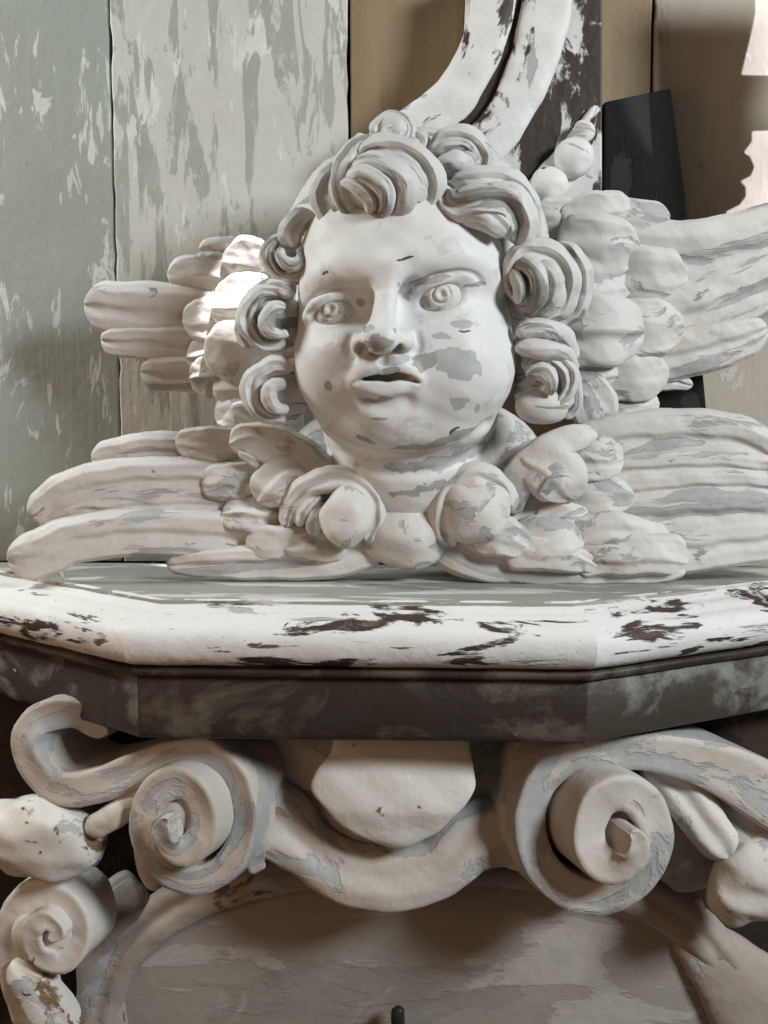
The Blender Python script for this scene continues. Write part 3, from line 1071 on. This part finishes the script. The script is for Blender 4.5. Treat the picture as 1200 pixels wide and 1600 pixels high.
# upper left wing
UL, UR, LL, LR = wing(), wing(), wing(), wing()
YU = 1.005
strap('wing_bone', UL, M['covert'], [(470, 500, 0, 90, 30), (400, 510, 0, 80, 30), (345, 500, -4, 60, 22)], YU)
feather(UL, [(400, 490, 0, 34, 16), (300, 486, 6, 35, 16), (215, 484, 8, 36, 16), (132, 476, 8, 30, 14)], YU, 2, 0.22, skew=0.4)
feather(UL, [(390, 532, -2, 26, 14), (280, 534, 4, 25, 14), (158, 532, 4, 20, 12)], YU, 1, skew=0.4)
feather(UL, [(390, 578, -6, 28, 14), (300, 582, 0, 25, 14), (220, 582, 0, 22, 12)], YU, 2, 0.2, skew=0.4)
covert(UL, [(400, 430, 4, 30, 16), (330, 425, 14, 28, 18), (262, 432, 14, 22, 12)], YU, 2, 0.3)
covert(UL, [(400, 395, 0, 20, 12), (350, 392, 8, 20, 14), (314, 392, 8, 14, 10)], YU, 2, 0.2)
covert(UL, [(370, 500, 8, 34, 16), (325, 500, 20, 32, 18), (284, 502, 18, 26, 12)], YU, 1)
covert(UL, [(370, 550, 4, 26, 14), (330, 552, 14, 23, 14), (292, 555, 12, 18, 10)], YU, 1)
covert(UL, [(380, 590, 4, 34, 16), (335, 588, 16, 32, 16), (298, 590, 12, 26, 12)], YU, 1)
covert(UL, [(420, 415, 20, 36, 18), (385, 408, 30, 34, 20), (350, 404, 26, 28, 14)], YU, 2, 0.25)
covert(UL, [(430, 480, 24, 46, 20), (380, 478, 36, 44, 24), (332, 482, 32, 36, 14)], YU, 1)
covert(UL, [(430, 550, 26, 46, 22), (375, 552, 40, 46, 26), (320, 560, 34, 38, 14)], YU, 1)
covert(UL, [(430, 605, 20, 26, 16), (380, 606, 28, 26, 16), (332, 605, 24, 20, 10)], YU, 1)
covert(UL, [(440, 648, 20, 36, 18), (390, 645, 30, 38, 18), (337, 640, 22, 32, 12)], YU, 2, 0.2)

# upper right wing
strap('wing_bone', UR, M['covert'], [(800, 500, -4, 100, 30), (900, 500, 0, 120, 30), (985, 480, -4, 110, 24), (1030, 470, -8, 80, 18)], YU)
feather(UR, [(960, 400, 0, 50, 16), (1060, 402, 4, 46, 18), (1150, 392, 6, 48, 18), (1290, 350, 6, 46, 16)], YU, 2, 0.16, skew=-0.35)
feather(UR, [(980, 500, 0, 46, 16), (1060, 492, 6, 42, 18), (1140, 464, 8, 42, 18), (1280, 410, 8, 36, 14)], YU, 1, skew=-0.45)
feather(UR, [(980, 560, 0, 36, 16), (1060, 552, 6, 34, 16), (1130, 535, 8, 32, 16), (1198, 512, 8, 24, 12)], YU, 3, 0.2, skew=-0.45)
feather(UR, [(990, 590, -6, 22, 10), (1040, 592, -2, 16, 10), (1082, 602, -2, 7, 5)], YU, 1)
covert(UR, [(880, 345, 10, 24, 16), (930, 330, 22, 26, 16), (985, 322, 18, 22, 10)], YU, 2, 0.25)
covert(UR, [(930, 352, 6, 24, 16), (990, 342, 14, 28, 16), (1044, 346, 10, 22, 10)], YU, 2, 0.3)
covert(UR, [(840, 345, 0, 30, 14), (880, 340, 8, 28, 14), (920, 335, 4, 20, 10)], YU, 2, 0.3)
covert(UR, [(950, 435, 10, 46, 16), (1010, 434, 24, 44, 18), (1072, 436, 18, 34, 10)], YU, 1, skew=-0.35)
covert(UR, [(950, 512, 10, 46, 16), (1010, 512, 24, 43, 18), (1068, 512, 18, 34, 10)], YU, 2, 0.22, skew=-0.35)
covert(UR, [(930, 582, 8, 42, 16), (990, 584, 20, 38, 18), (1044, 586, 14, 30, 10)], YU, 1, skew=-0.35)
covert(UR, [(930, 640, 4, 32, 14), (980, 636, 12, 30, 14), (1028, 630, 8, 24, 8)], YU, 2, 0.25)
covert(UR, [(870, 385, 20, 46, 18), (930, 388, 36, 46, 20), (998, 394, 30, 38, 12)], YU, 1)
covert(UR, [(880, 450, 18, 36, 18), (930, 448, 26, 32, 18), (985, 448, 20, 24, 12)], YU, 1)
covert(UR, [(870, 518, 24, 50, 20), (935, 516, 44, 50, 26), (1004, 516, 36, 42, 14)], YU, 1)
covert(UR, [(880, 585, 22, 30, 16), (920, 584, 32, 30, 16), (962, 584, 26, 24, 10)], YU, 1)
covert(UR, [(900, 590, 24, 30, 14), (925, 628, 40, 34, 16), (938, 670, 34, 28, 10)], YU, 1)

# lower left wing
YL = 0.962
strap('wing_bone', LL, M['covert'], [(560, 800, 0, 60, 26), (480, 790, 0, 80, 26), (400, 770, -4, 84, 22), (340, 770, -8, 70, 16)], YL)
feather(LL, [(380, 705, -8, 22, 14), (290, 704, -4, 25, 14), (215, 706, -2, 25, 14), (144, 718, -4, 18, 10)], YL, 1, skew=0.1)
feather(LL, [(400, 752, -2, 30, 16), (310, 748, 4, 31, 18), (200, 750, 8, 30, 18), (110, 768, 8, 28, 16), (48, 806, 8, 20, 12)], YL, 2, 0.18, skew=0.4)
feather(LL, [(400, 792, 0, 22, 14), (310, 786, 4, 22, 14), (200, 790, 8, 20, 14), (120, 800, 8, 17, 12), (62, 822, 6, 12, 8)], YL, 1, skew=0.4)
feather(LL, [(420, 842, 6, 34, 18), (320, 834, 12, 34, 20), (220, 830, 16, 33, 20), (120, 842, 18, 32, 20), (60, 866, 18, 32, 20), (14, 876, 16, 26, 16)], YL, 1, skew=0.4)
feather(LL, [(585, 838, 10, 40, 26), (520, 866, 16, 32, 26), (430, 876, 18, 25, 22), (340, 878, 16, 22, 20), (262, 882, 12, 12, 12)], YL, 1, skew=-0.1)
strap('paint_splinter', LL, M['covert'], [(92, 885, 20, 5, 3), (95, 895, 20, 4, 3), (98, 904, 20, 2, 2)], YL, n=12)
covert(LL, [(380, 694, 0, 24, 16), (325, 694, 10, 26, 16), (274, 690, 8, 18, 8)], YL, 3, 0.25)
covert(LL, [(560, 800, 10, 22, 14), (500, 742, 20, 30, 20), (440, 700, 34, 30, 22), (395, 688, 40, 26, 18), (358, 690, 36, 18, 12)], YL, 1)
covert(LL, [(420, 720, 22, 16, 12), (395, 712, 40, 14, 12), (372, 702, 42, 9, 8)], YL, 1)
covert(LL, [(420, 752, 4, 32, 16), (365, 752, 18, 28, 18), (314, 752, 16, 22, 10)], YL, 1)
covert(LL, [(500, 740, 18, 34, 18), (455, 740, 34, 34, 22), (425, 760, 40, 32, 20), (402, 782, 36, 22, 12)], YL, 1)
covert(LL, [(450, 805, 8, 32, 16), (400, 804, 24, 28, 18), (348, 802, 20, 22, 10)], YL, 1)
covert(LL, [(480, 845, 20, 24, 16), (430, 846, 32, 24, 18), (386, 846, 30, 18, 10)], YL, 1)
covert(LL, [(545, 845, 24, 28, 16), (490, 846, 36, 26, 18), (442, 850, 34, 16, 10)], YL, 2, 0.3)
# the curled knob at the inner end
blob('feather_knob', LL, M['covert'], 541, 806, YL - 0.040, 42, 50, 38, 10, wobble=1.5)
strap('feather_scroll', LL, M['covert'], [(446, 822, 40, 10, 12), (455, 785, 52, 16, 16), (485, 758, 60, 20, 18), (530, 748, 64, 20, 18), (570, 764, 62, 19, 18), (588, 806, 54, 17, 16), (572, 846, 46, 14, 14)], YL,
      lobes=2, groove=0.4, gpow=0.6, wobble=0.9)
strap('feather_scroll', LL, M['covert'], [(500, 770, 54, 14, 10), (474, 794, 56, 15, 12), (466, 822, 50, 12, 10)], YL, lobes=2, groove=0.5, gpow=0.6, wobble=0.9)
strap('feather_scroll', LL, M['covert'], [(508, 786, 58, 12, 10), (494, 812, 60, 13, 12), (490, 836, 50, 9, 8)], YL, wobble=0.9)

# lower right wing
strap('wing_bone', LR, M['covert'], [(700, 800, 0, 70, 26), (800, 800, 0, 96, 26), (900, 780, -4, 110, 22), (990, 770, -8, 100, 16)], YL)
feather(LR, [(900, 700, -4, 30, 14), (980, 684, 2, 34, 16), (1080, 680, 6, 35, 16), (1160, 690, 6, 32, 16), (1225, 722, 4, 22, 12)], YL, 2, 0.16, skew=-0.35)
feather(LR, [(930, 738, -2, 24, 14), (1030, 730, 6, 24, 14), (1130, 728, 8, 24, 14), (1260, 745, 8, 20, 12)], YL, 1, skew=-0.45)
feather(LR, [(930, 775, 0, 24, 14), (1030, 764, 8, 24, 16), (1130, 758, 10, 24, 16), (1270, 766, 10, 22, 12)], YL, 1, skew=-0.45)
feather(LR, [(930, 815, 2, 34, 16), (1030, 804, 12, 33, 18), (1130, 798, 16, 33, 18), (1280, 800, 14, 28, 14)], YL, 2, 0.15, skew=-0.45)
feather(LR, [(930, 862, 4, 30, 18), (1040, 860, 14, 34, 20), (1130, 848, 18, 33, 20), (1280, 832, 16, 28, 14)], YL, 2, 0.18, skew=-0.1)
feather(LR, [(690, 830, 12, 44, 26), (745, 868, 20, 34, 26), (830, 886, 24, 24, 22), (930, 890, 24, 20, 20), (1030, 886, 22, 22, 20), (1072, 876, 20, 18, 16)], YL, 1, skew=0.1)
covert(LR, [(960, 712, 4, 32, 16), (930, 714, 16, 32, 18), (974, 718, 14, 22, 10)][1:] and [(885, 716, 6, 34, 16), (930, 716, 18, 32, 18), (976, 720, 14, 24, 10)], YL, 2, 0.2)
covert(LR, [(890, 776, 8, 34, 16), (940, 776, 20, 32, 18), (988, 776, 16, 24, 10)], YL, 1)
covert(LR, [(790, 800, 20, 22, 14), (812, 745, 32, 24, 18), (850, 706, 40, 22, 18), (895, 684, 40, 18, 14), (932, 676, 34, 10, 8)], YL, 1)
covert(LR, [(815, 715, 34, 22, 14), (850, 730, 44, 36, 22), (878, 752, 46, 40, 24), (896, 778, 38, 26, 14)], YL, 1, lip=0.3)
covert(LR, [(835, 772, 48, 12, 10), (862, 744, 60, 16, 12), (892, 744, 54, 14, 10), (906, 764, 46, 8, 8)], YL, 1)
covert(LR, [(840, 812, 22, 16, 14), (880, 806, 32, 20, 16), (918, 806, 26, 14, 10)], YL, 1)
covert(LR, [(800, 850, 30, 34, 18), (860, 842, 44, 34, 22), (912, 842, 38, 24, 12)], YL, 2, 0.25)
covert(LR, [(880, 850, 26, 40, 20), (960, 842, 36, 38, 24), (1012, 846, 34, 30, 14), (1048, 848, 28, 18, 10)], YL, 2, 0.25)
covert(LR, [(900, 874, 32, 26, 18), (980, 866, 42, 30, 22), (1040, 866, 40, 30, 20), (1072, 874, 34, 20, 12)], YL, 1)
covert(LR, [(790, 862, 40, 26, 18), (850, 866, 50, 24, 20), (905, 876, 46, 18, 14), (940, 888, 40, 8, 8)], YL, 1)
covert(LR, [(740, 840, 44, 28, 18), (785, 838, 56, 28, 20), (825, 858, 50, 18, 12)], YL, 2, 0.3)
blob('feather_knob', LR, M['covert'], 742, 798, YL - 0.036, 56, 54, 38, -14, wobble=1.5)
strap('feather_scroll', LR, M['covert'], [(708, 852, 48, 16, 14), (692, 815, 58, 22, 18), (706, 768, 64, 24, 20), (744, 746, 66, 24, 20), (782, 764, 58, 20, 18), (798, 804, 48, 14, 14)], YL,
      lobes=2, groove=0.4, gpow=0.6, wobble=0.9)
strap('feather_scroll', LR, M['covert'], [(718, 772, 68, 13, 10), (738, 794, 76, 16, 12), (746, 822, 68, 9, 8)], YL, wobble=0.9)
strap('feather_scroll', LR, M['covert'], [(754, 768, 64, 13, 10), (776, 790, 72, 17, 14), (788, 812, 60, 10, 10)], YL, wobble=0.9)

# boss between the lower wings
blob('centre_boss', cherub, M['covert'], 637, 832, YL - 0.018, 74, 60, 40, 0, wobble=1.4)
blob('shoulder', cherub, M['covert'], 650, 720, 0.985, 200, 110, 50, 0)

# ------------------------------------------------------------------ pediment scroll behind
ped = thing('pediment_scroll', 'curved white and brown scroll board with carved berries rising behind the hair at upper right', 'scroll', (0.12, 1.03, 0.2))
PY0 = 1.020
outline = [(735, -60), (730, 40), (705, 118), (660, 180), (600, 232), (590, 330), (941, 330), (941, -60)]
pl = [tuple(at(x, y, PY0)[[0, 2]]) for x, y in outline]
prism('back_plate', ped, M['plate'], pl, PY0, PY0 + 0.05, 0.002, 2)
strap('scroll_band', ped, M['band'], [(776, -60, 6, 34, 12), (768, 20, 6, 34, 12), (746, 90, 6, 32, 12), (706, 156, 6, 34, 12), (650, 208, 6, 40, 12), (590, 250, 6, 42, 12)], PY0,
      n=70, cap=(0, 0.4), power=0.5)
strap('scroll_band', ped, M['band'], [(862, -60, 6, 36, 14), (852, 20, 6, 38, 14), (832, 100, 6, 36, 14), (806, 160, 6, 34, 14), (772, 212, 6, 34, 14), (720, 270, 6, 34, 14)], PY0,
      n=70, cap=(0, 0.4), power=0.5)
for (bx, by, br) in ((858, 290, 29), (897, 247, 31), (913, 206, 17)):
    blob('berry', ped, M['band'], bx, by, PY0 - 0.012, br, br, br * 0.8, nu=30, nv=20, dents=(((0.4, -0.7, -0.3), 0.05, 0.12),))
strap('leaf', ped, M['band'], [(931, 165, 2, 9, 6), (922, 190, 6, 14, 8), (905, 225, 8, 22, 12), (870, 275, 8, 28, 12), (830, 320, 6, 26, 12)], PY0, lobes=2, groove=0.3)

# dark board leaning behind the right wing
db = [tuple(at(x, y, 1.045)[[0, 2]]) for x, y in ((943, 160), (1048, 138), (1078, 360), (1105, 660), (943, 660))]
lean = prism('dark_board', None, M['dark'], db, 1.043, 1.068, 0.002, 2)
lean['label'] = 'nearly black slanted board standing between pediment scroll and tan planks behind the right wing'
lean['category'] = 'board'

# ------------------------------------------------------------------ the carved frieze below the shelf
fr = thing('scroll_frieze', 'carved frieze of two large volutes, a hanging lappet and gourds under the shelf', 'frieze', (0, 0.88, -0.3))
YF = 0.875


def volute(ctrl, axis, mat=None, n=130, **kw):
    kw.setdefault('power', 0.45)
    kw.setdefault('back', 1.6)
    kw.setdefault('cap', (0.6, 0.6))
    kw.setdefault('wobble', 0.9)
    return strap('volute', fr, mat or M['scroll'], ctrl, YF, n=n, axis=None, **kw)


def ribbon(name, ctrl, Y, depth, skewx, n=120, mat=None, lean=0.0):
    """a band standing on edge: its narrow face (half width hw) towards the viewer, running back by `depth`
    pixels and shifted sideways by `skewx` pixels, rounded front edges"""
    c = np.array(ctrl, float)
    s = S(Y)
    pos = at(c[:, 0], c[:, 1], Y - c[:, 2] * s)
    q = catmull(np.hstack([pos, c[:, 3:4] * s * 1.16]), n)
    p, hw = q[:, :3], q[:, 3]
    T = nz(np.gradient(p, axis=0))
    A = nz(np.array([skewx, depth, lean]))          # direction in which the band runs back
    N = nz(np.cross(T, A))
    L = math.hypot(depth, skewx) * s
    k = 0.42
    prof = [(-1, L), (-1, L * 0.5), (-1, L * 0.2), (-1, 0.008), (-0.98, 0.0022), (-0.92, 0.0), (-0.6, 0.0004), (-0.2, 0.0012), (0.2, 0.0012), (0.6, 0.0004),
            (0.92, 0.0), (0.98, 0.0022), (1, 0.008), (1, L * 0.2), (1, L * 0.5), (1, L)]
    ds = np.r_[0, np.cumsum(np.linalg.norm(np.diff(p, axis=0), axis=1))]
    e = np.ones(n)
    for d in (ds, ds[-1] - ds):
        dd = np.clip(d / (1.0 * hw.mean()), 0, 1)
        e *= np.sqrt(np.clip(1 - (1 - dd) ** 2, 0.01, 1))
    m = len(prof)
    V = np.zeros((n, m, 3))
    uv = np.zeros((n, m, 2))
    UVSEED[0] += 1
    arc = 0
    for j, (a, b) in enumerate(prof):
        V[:, j] = p + (hw * e * a)[:, None] * N + b * A[None]
        uv[:, j, 0] = ds + UVSEED[0] * 0.71
        uv[:, j, 1] = a * hw + (b if a > 0 else -b) + UVSEED[0] * 0.31
    V = V.reshape(-1, 3)
    V += wob(V, 45, 0.0006, UVSEED[0]) + wob(V, 170, 0.00022, UVSEED[0])
    i = np.arange(n - 1)[:, None]
    j = np.arange(m - 1)[None, :]
    a = i * m + j
    Fq = np.stack([a, a + 1, a + m + 1, a + m], -1).reshape(-1, 4)
    cap0 = [[0, j, j + 1, m - 1] for j in range(1, m - 2)]
    cap1 = [[(n - 1) * m + q for q in (m - 1, j + 1, j, 0)] for j in range(1, m - 2)]
    me = mesh_from(name, V, np.vstack([Fq, cap0, cap1]), uv.reshape(-1, 2))
    fix_normals(me)
    return obj(name, me, mat or M['scroll'], fr)


def coil(c0, c1, rx, ry, direction, turns, w0, w1, hws, n=30, k_end=0.15):
    out = []
    for t in np.linspace(0, 1, n):
        th = R(90) + direction * t * turns * 2 * math.pi
        k = (1 - t) ** 0.85 * (1 - k_end) + k_end
        m = min(1.0, t * 1.6)
        cx, cy = c0[0] + (c1[0] - c0[0]) * m, c0[1] + (c1[1] - c0[1]) * m
        hw = np.interp(t, (0, 0.25, 0.55, 0.8, 1), hws)
        out.append((cx + rx * k * math.cos(th), cy - ry * k * math.sin(th), w0 + (w1 - w0) * t, hw))
    return out


# left volute: S-band from the hook at far left, then the spiral
ribbon('volute', [(165, 1150, -14, 18), (110, 1118, -6, 22), (52, 1128, 4, 22), (36, 1176, 8, 22), (78, 1230, 14, 24), (150, 1230, 20, 25), (228, 1196, 28, 23)] +
       coil((306, 1287), (272, 1292), 90, 112, -1, 1.85, 34, 92, (20, 20, 24, 21, 10)), 0.875, 150, 62, n=190)
# right volute
ribbon('volute', [(1290, 1300, 4, 44), (1200, 1240, 12, 42), (1110, 1196, 20, 34), (1010, 1178, 28, 26)] +
       coil((916, 1303), (974, 1314), 108, 122, 1, 1.85, 30, 116, (24, 25, 26, 24, 11)), 0.870, 150, -50, n=190)
blob('volute_eye', fr, M['scroll'], 285, 1280, 0.855, 52, 56, 20)
blob('volute_eye', fr, M['scroll'], 965, 1310, 0.852, 60, 64, 20)
# discs closing the spirals from behind
blob('volute_back', fr, M['scroll'], 330, 1280, 0.915, 90, 100, 24)
blob('volute_back', fr, M['scroll'], 905, 1310, 0.912, 105, 112, 24)
# hanging lappet and the waved ribbon below it


def shield(name, mat, rows, Y, bulge, thick, nu=30, nv=44):
    rows = np.array(rows, float)                    # py, left px, right px, forward px
    t = np.linspace(0, 1, nv) ** 0.8
    py = rows[0, 0] + (rows[-1, 0] - rows[0, 0]) * t
    L, Rr, wv = [catmull(rows, 400)[:, [0, i]] for i in (1, 2, 3)]
    l, r, w = [np.interp(py, q[:, 0], q[:, 1]) for q in (L, Rr, wv)]
    u = np.sin(np.linspace(-np.pi / 2, np.pi / 2, nu))
    s = S(Y)
    rings = []
    for i in range(nv):
        x = l[i] + (r[i] - l[i]) * (u + 1) / 2
        z = w[i] + bulge * np.clip(1 - u ** 2, 0, 1) ** 0.55 * min(1, 0.35 + (1 - t[i]) * 2.2) + 3 * np.abs(u) ** 5
        f = at(x, np.full(nu, py[i]), Y - z * s)
        bk = at(x[::-1], np.full(nu, py[i]), Y - (z[::-1] - thick) * s)
        rings.append(np.vstack([f, bk]))
    m = 2 * nu
    V = np.vstack(rings)
    V = V + wob(V, 60, 0.0009, 3.3)
    i = np.arange(nv - 1)[:, None]
    j = np.arange(m)[None, :]
    a = i * m + j
    b = i * m + (j + 1) % m
    Fq = np.stack([a, b, b + m, a + m], -1).reshape(-1, 4)
    end = (nv - 1) * m
    caps = [[end + k, end + k + 1, end + m - 2 - k, end + m - 1 - k] for k in range(nu - 1)]
    me = mesh_from(name, V, np.vstack([Fq, caps]), np.stack([V[:, 0] * 1.0, V[:, 2]], 1))
    fix_normals(me)
    return obj(name, me, mat, fr)


shield('lappet', M['scroll_white'], [(1140, 522, 735, -26), (1175, 516, 737, -8), (1205, 494, 741, 6), (1228, 486, 741, 14), (1255, 502, 728, 20), (1282, 526, 706, 22), (1304, 556, 680, 20), (1318, 588, 650, 16), (1325, 612, 626, 12)],
       0.866, 15, 12)
strap('waved_ribbon', fr, M['scroll'], [(370, 1290, -10, 84, 26), (430, 1284, -8, 66, 26), (482, 1326, -2, 46, 26), (540, 1362, 4, 50, 24), (612, 1372, 6, 52, 26), (680, 1356, 4, 50, 24), (732, 1312, -2, 54, 26),
      (782, 1296, -8, 58, 26), (850, 1300, -10, 74, 26)], 0.882, lobes=2, groove=0.3, gpow=0.7, n=90, cap=(0.2, 0.2), power=0.45)
strap('apron_backing', fr, M['scroll'], [(400, 1240, -20, 70, 20), (520, 1270, -22, 80, 20), (612, 1300, -22, 90, 20), (700, 1270, -22, 80, 20), (820, 1240, -20, 70, 20)], 0.895, n=50, cap=(0.2, 0.2), power=0.4)
strap('cross_band', fr, M['scroll'], [(330, 1170, -30, 70, 24), (480, 1180, -34, 70, 24), (620, 1190, -36, 90, 24), (760, 1190, -34, 70, 24), (880, 1180, -30, 70, 24)], 0.90, n=50, cap=(0.2, 0.2))
# left gourd, its lobe, and the small volute below
blob('gourd', fr, M['gourd'], 62, 1308, 0.875, 108, 68, 56, 6, wobble=2.0, dents=(((-0.1, -0.8, -0.45), 0.05, 0.2),))
strap('leaf', fr, M['scroll'], [(320, 1215, -10, 18, 14), (240, 1235, 0, 20, 16), (185, 1270, 10, 22, 18), (136, 1300, 14, 20, 14)], 0.870)
strap('leaf', fr, M['scroll'], [(225, 1290, -16, 16, 12), (232, 1350, -14, 20, 12), (245, 1390, -16, 14, 10)], 0.885)
ribbon('volute', [(40, 1610, 0, 20), (20, 1530, 6, 22), (12, 1450, 12, 22), (48, 1402, 16, 22), (104, 1416, 20, 22), (120, 1466, 24, 21), (94, 1504, 28, 19), (58, 1494, 32, 17), (46, 1460, 36, 16), (68, 1438, 40, 14),
                  (88, 1456, 42, 12), (76, 1470, 40, 10)], 0.890, 90, 20, n=100, mat=M['scroll_white'])
blob('volute_eye', fr, M['scroll_white'], 70, 1460, 0.885, 52, 54, 20)
strap('leaf', fr, M['gourd'], [(20, 1500, 0, 26, 14), (70, 1560, 6, 36, 18), (110, 1620, 6, 40, 18)], 0.885, lobes=2, groove=0.25)
# right leaf and gourd
blob('backing', fr, M['scroll'], 1090, 1290, 0.925, 120, 110, 30, 20, wobble=2)
strap('leaf', fr, M['scroll_white'], [(1000, 1190, -20, 20, 14), (1056, 1228, -2, 34, 20), (1098, 1282, 8, 36, 22), (1140, 1338, 8, 30, 18)], 0.875, lobes=2, groove=0.3, gpow=0.7, power=0.5)
strap('leaf', fr, M['scroll'], [(1060, 1190, -10, 24, 14), (1120, 1248, 2, 40, 18), (1180, 1310, 6, 46, 20), (1240, 1360, 4, 40, 18)], 0.885, lobes=2, groove=0.3, gpow=0.7)
blob('gourd', fr, M['scroll_white'], 1178, 1372, 0.880, 66, 84, 50, 35, wobble=2.0)

# ------------------------------------------------------------------ the oval panel
pn = thing('oval_panel', 'recessed grey brown oval panel with moulded rim below the frieze', 'panel', (0, 0.94, -0.5))
YP = 0.945
a0 = at(-300, 1150, 0.975)
a1 = at(1500, 1150, 0.975)
prism('back_board', pn, M['gap'], [(a0[0], -0.75), (a1[0], -0.75), (a1[0], -0.09), (a0[0], -0.09)], 0.972, 0.99, 0)
oc, orx, orz = at(655, 1630, YP), 502 * S(YP), 288 * S(YP)
nn = 90
oval = [(oc[0] + orx * math.copysign(abs(math.cos(t)) ** 0.8, math.cos(t)), oc[2] + orz * math.copysign(abs(math.sin(t)) ** 0.85, math.sin(t))) for t in np.linspace(0, 2 * math.pi, nn, endpoint=False)]
prism('panel_board', pn, M['panel'], oval, YP, 0.968, 0.002, 2)
# rim: a band following the oval
th = np.linspace(R(-20), R(200), 26)
rim = [(655 + 505 * math.copysign(abs(math.cos(t)) ** 0.8, math.cos(t)), 1630 - 285 * math.copysign(abs(math.sin(t)) ** 0.85, math.sin(t)), 0, 38, 26) for t in th]
strap('rim', pn, M['frame'], rim, YP, n=140, cap=(0, 0), lobes=2, groove=0.25, power=0.6)
for ctrl in ([(1110, 1530, -2, 60, 20), (1096, 1460, 4, 30, 18), (1088, 1402, 4, 7, 8)],
             [(1060, 1450, 0, 30, 18), (1130, 1510, 8, 60, 24), (1200, 1600, 8, 90, 28), (1260, 1700, 6, 90, 28)],
             [(230, 1390, -4, 40, 20), (190, 1420, 2, 50, 24), (160, 1500, 2, 40, 24), (170, 1640, 2, 50, 24)]):
    strap('spandrel', pn, M['frame'], ctrl, YP + 0.004, n=40, cap=(0.5, 0.5))
strap('peg', pn, M['iron'], [(622, 1570, 30, 10, 10), (622, 1590, 34, 11, 11), (624, 1615, 30, 10, 10)], YP, n=20)

# ------------------------------------------------------------------ spot lamps for the sunlight patches; an added board shapes the right one
spot("sun_gap_light", (0.0, 0.76, 0.82), at(368, 495, 0.985), 6.0, 60.0, (1.0, 0.96, 1.0), 0.004, 0.2)
LP = np.array([0.85, 0.55, 0.42])
spot("sun_edge_light", LP, at(1225, 140, WALL), 21.0, 55.0, (0.86, 0.89, 1.0), 0.0035, 0.1)
edge = [(1168, -90), (1168, 20), (1160, 60), (1150, 100), (1146, 118), (1300, 122), (1300, 200), (1163, 206), (1163, 222), (1150, 240), (1160, 246), (1167, 262), (1162, 276), (1145, 285),
        (1153, 294), (1154, 308), (1144, 322), (1122, 333), (1126, 345), (1124, 352), (960, 352), (930, -90)]
cz = []
for x, y in edge:
    p = LP + (at(x, y, WALL) - LP) * 0.8
    cz.append((p[0], p[2]))
side = prism('shadow_board', None, M['scroll_white'], cz, 0.965, 0.975, 0.001, 1)  # added out of view: its scalloped outline shadows the lamp's patch on the wall
side['label'] = 'unseen scalloped board added beyond the right wing to shape the lamp light on the wall'
side['category'] = 'board'
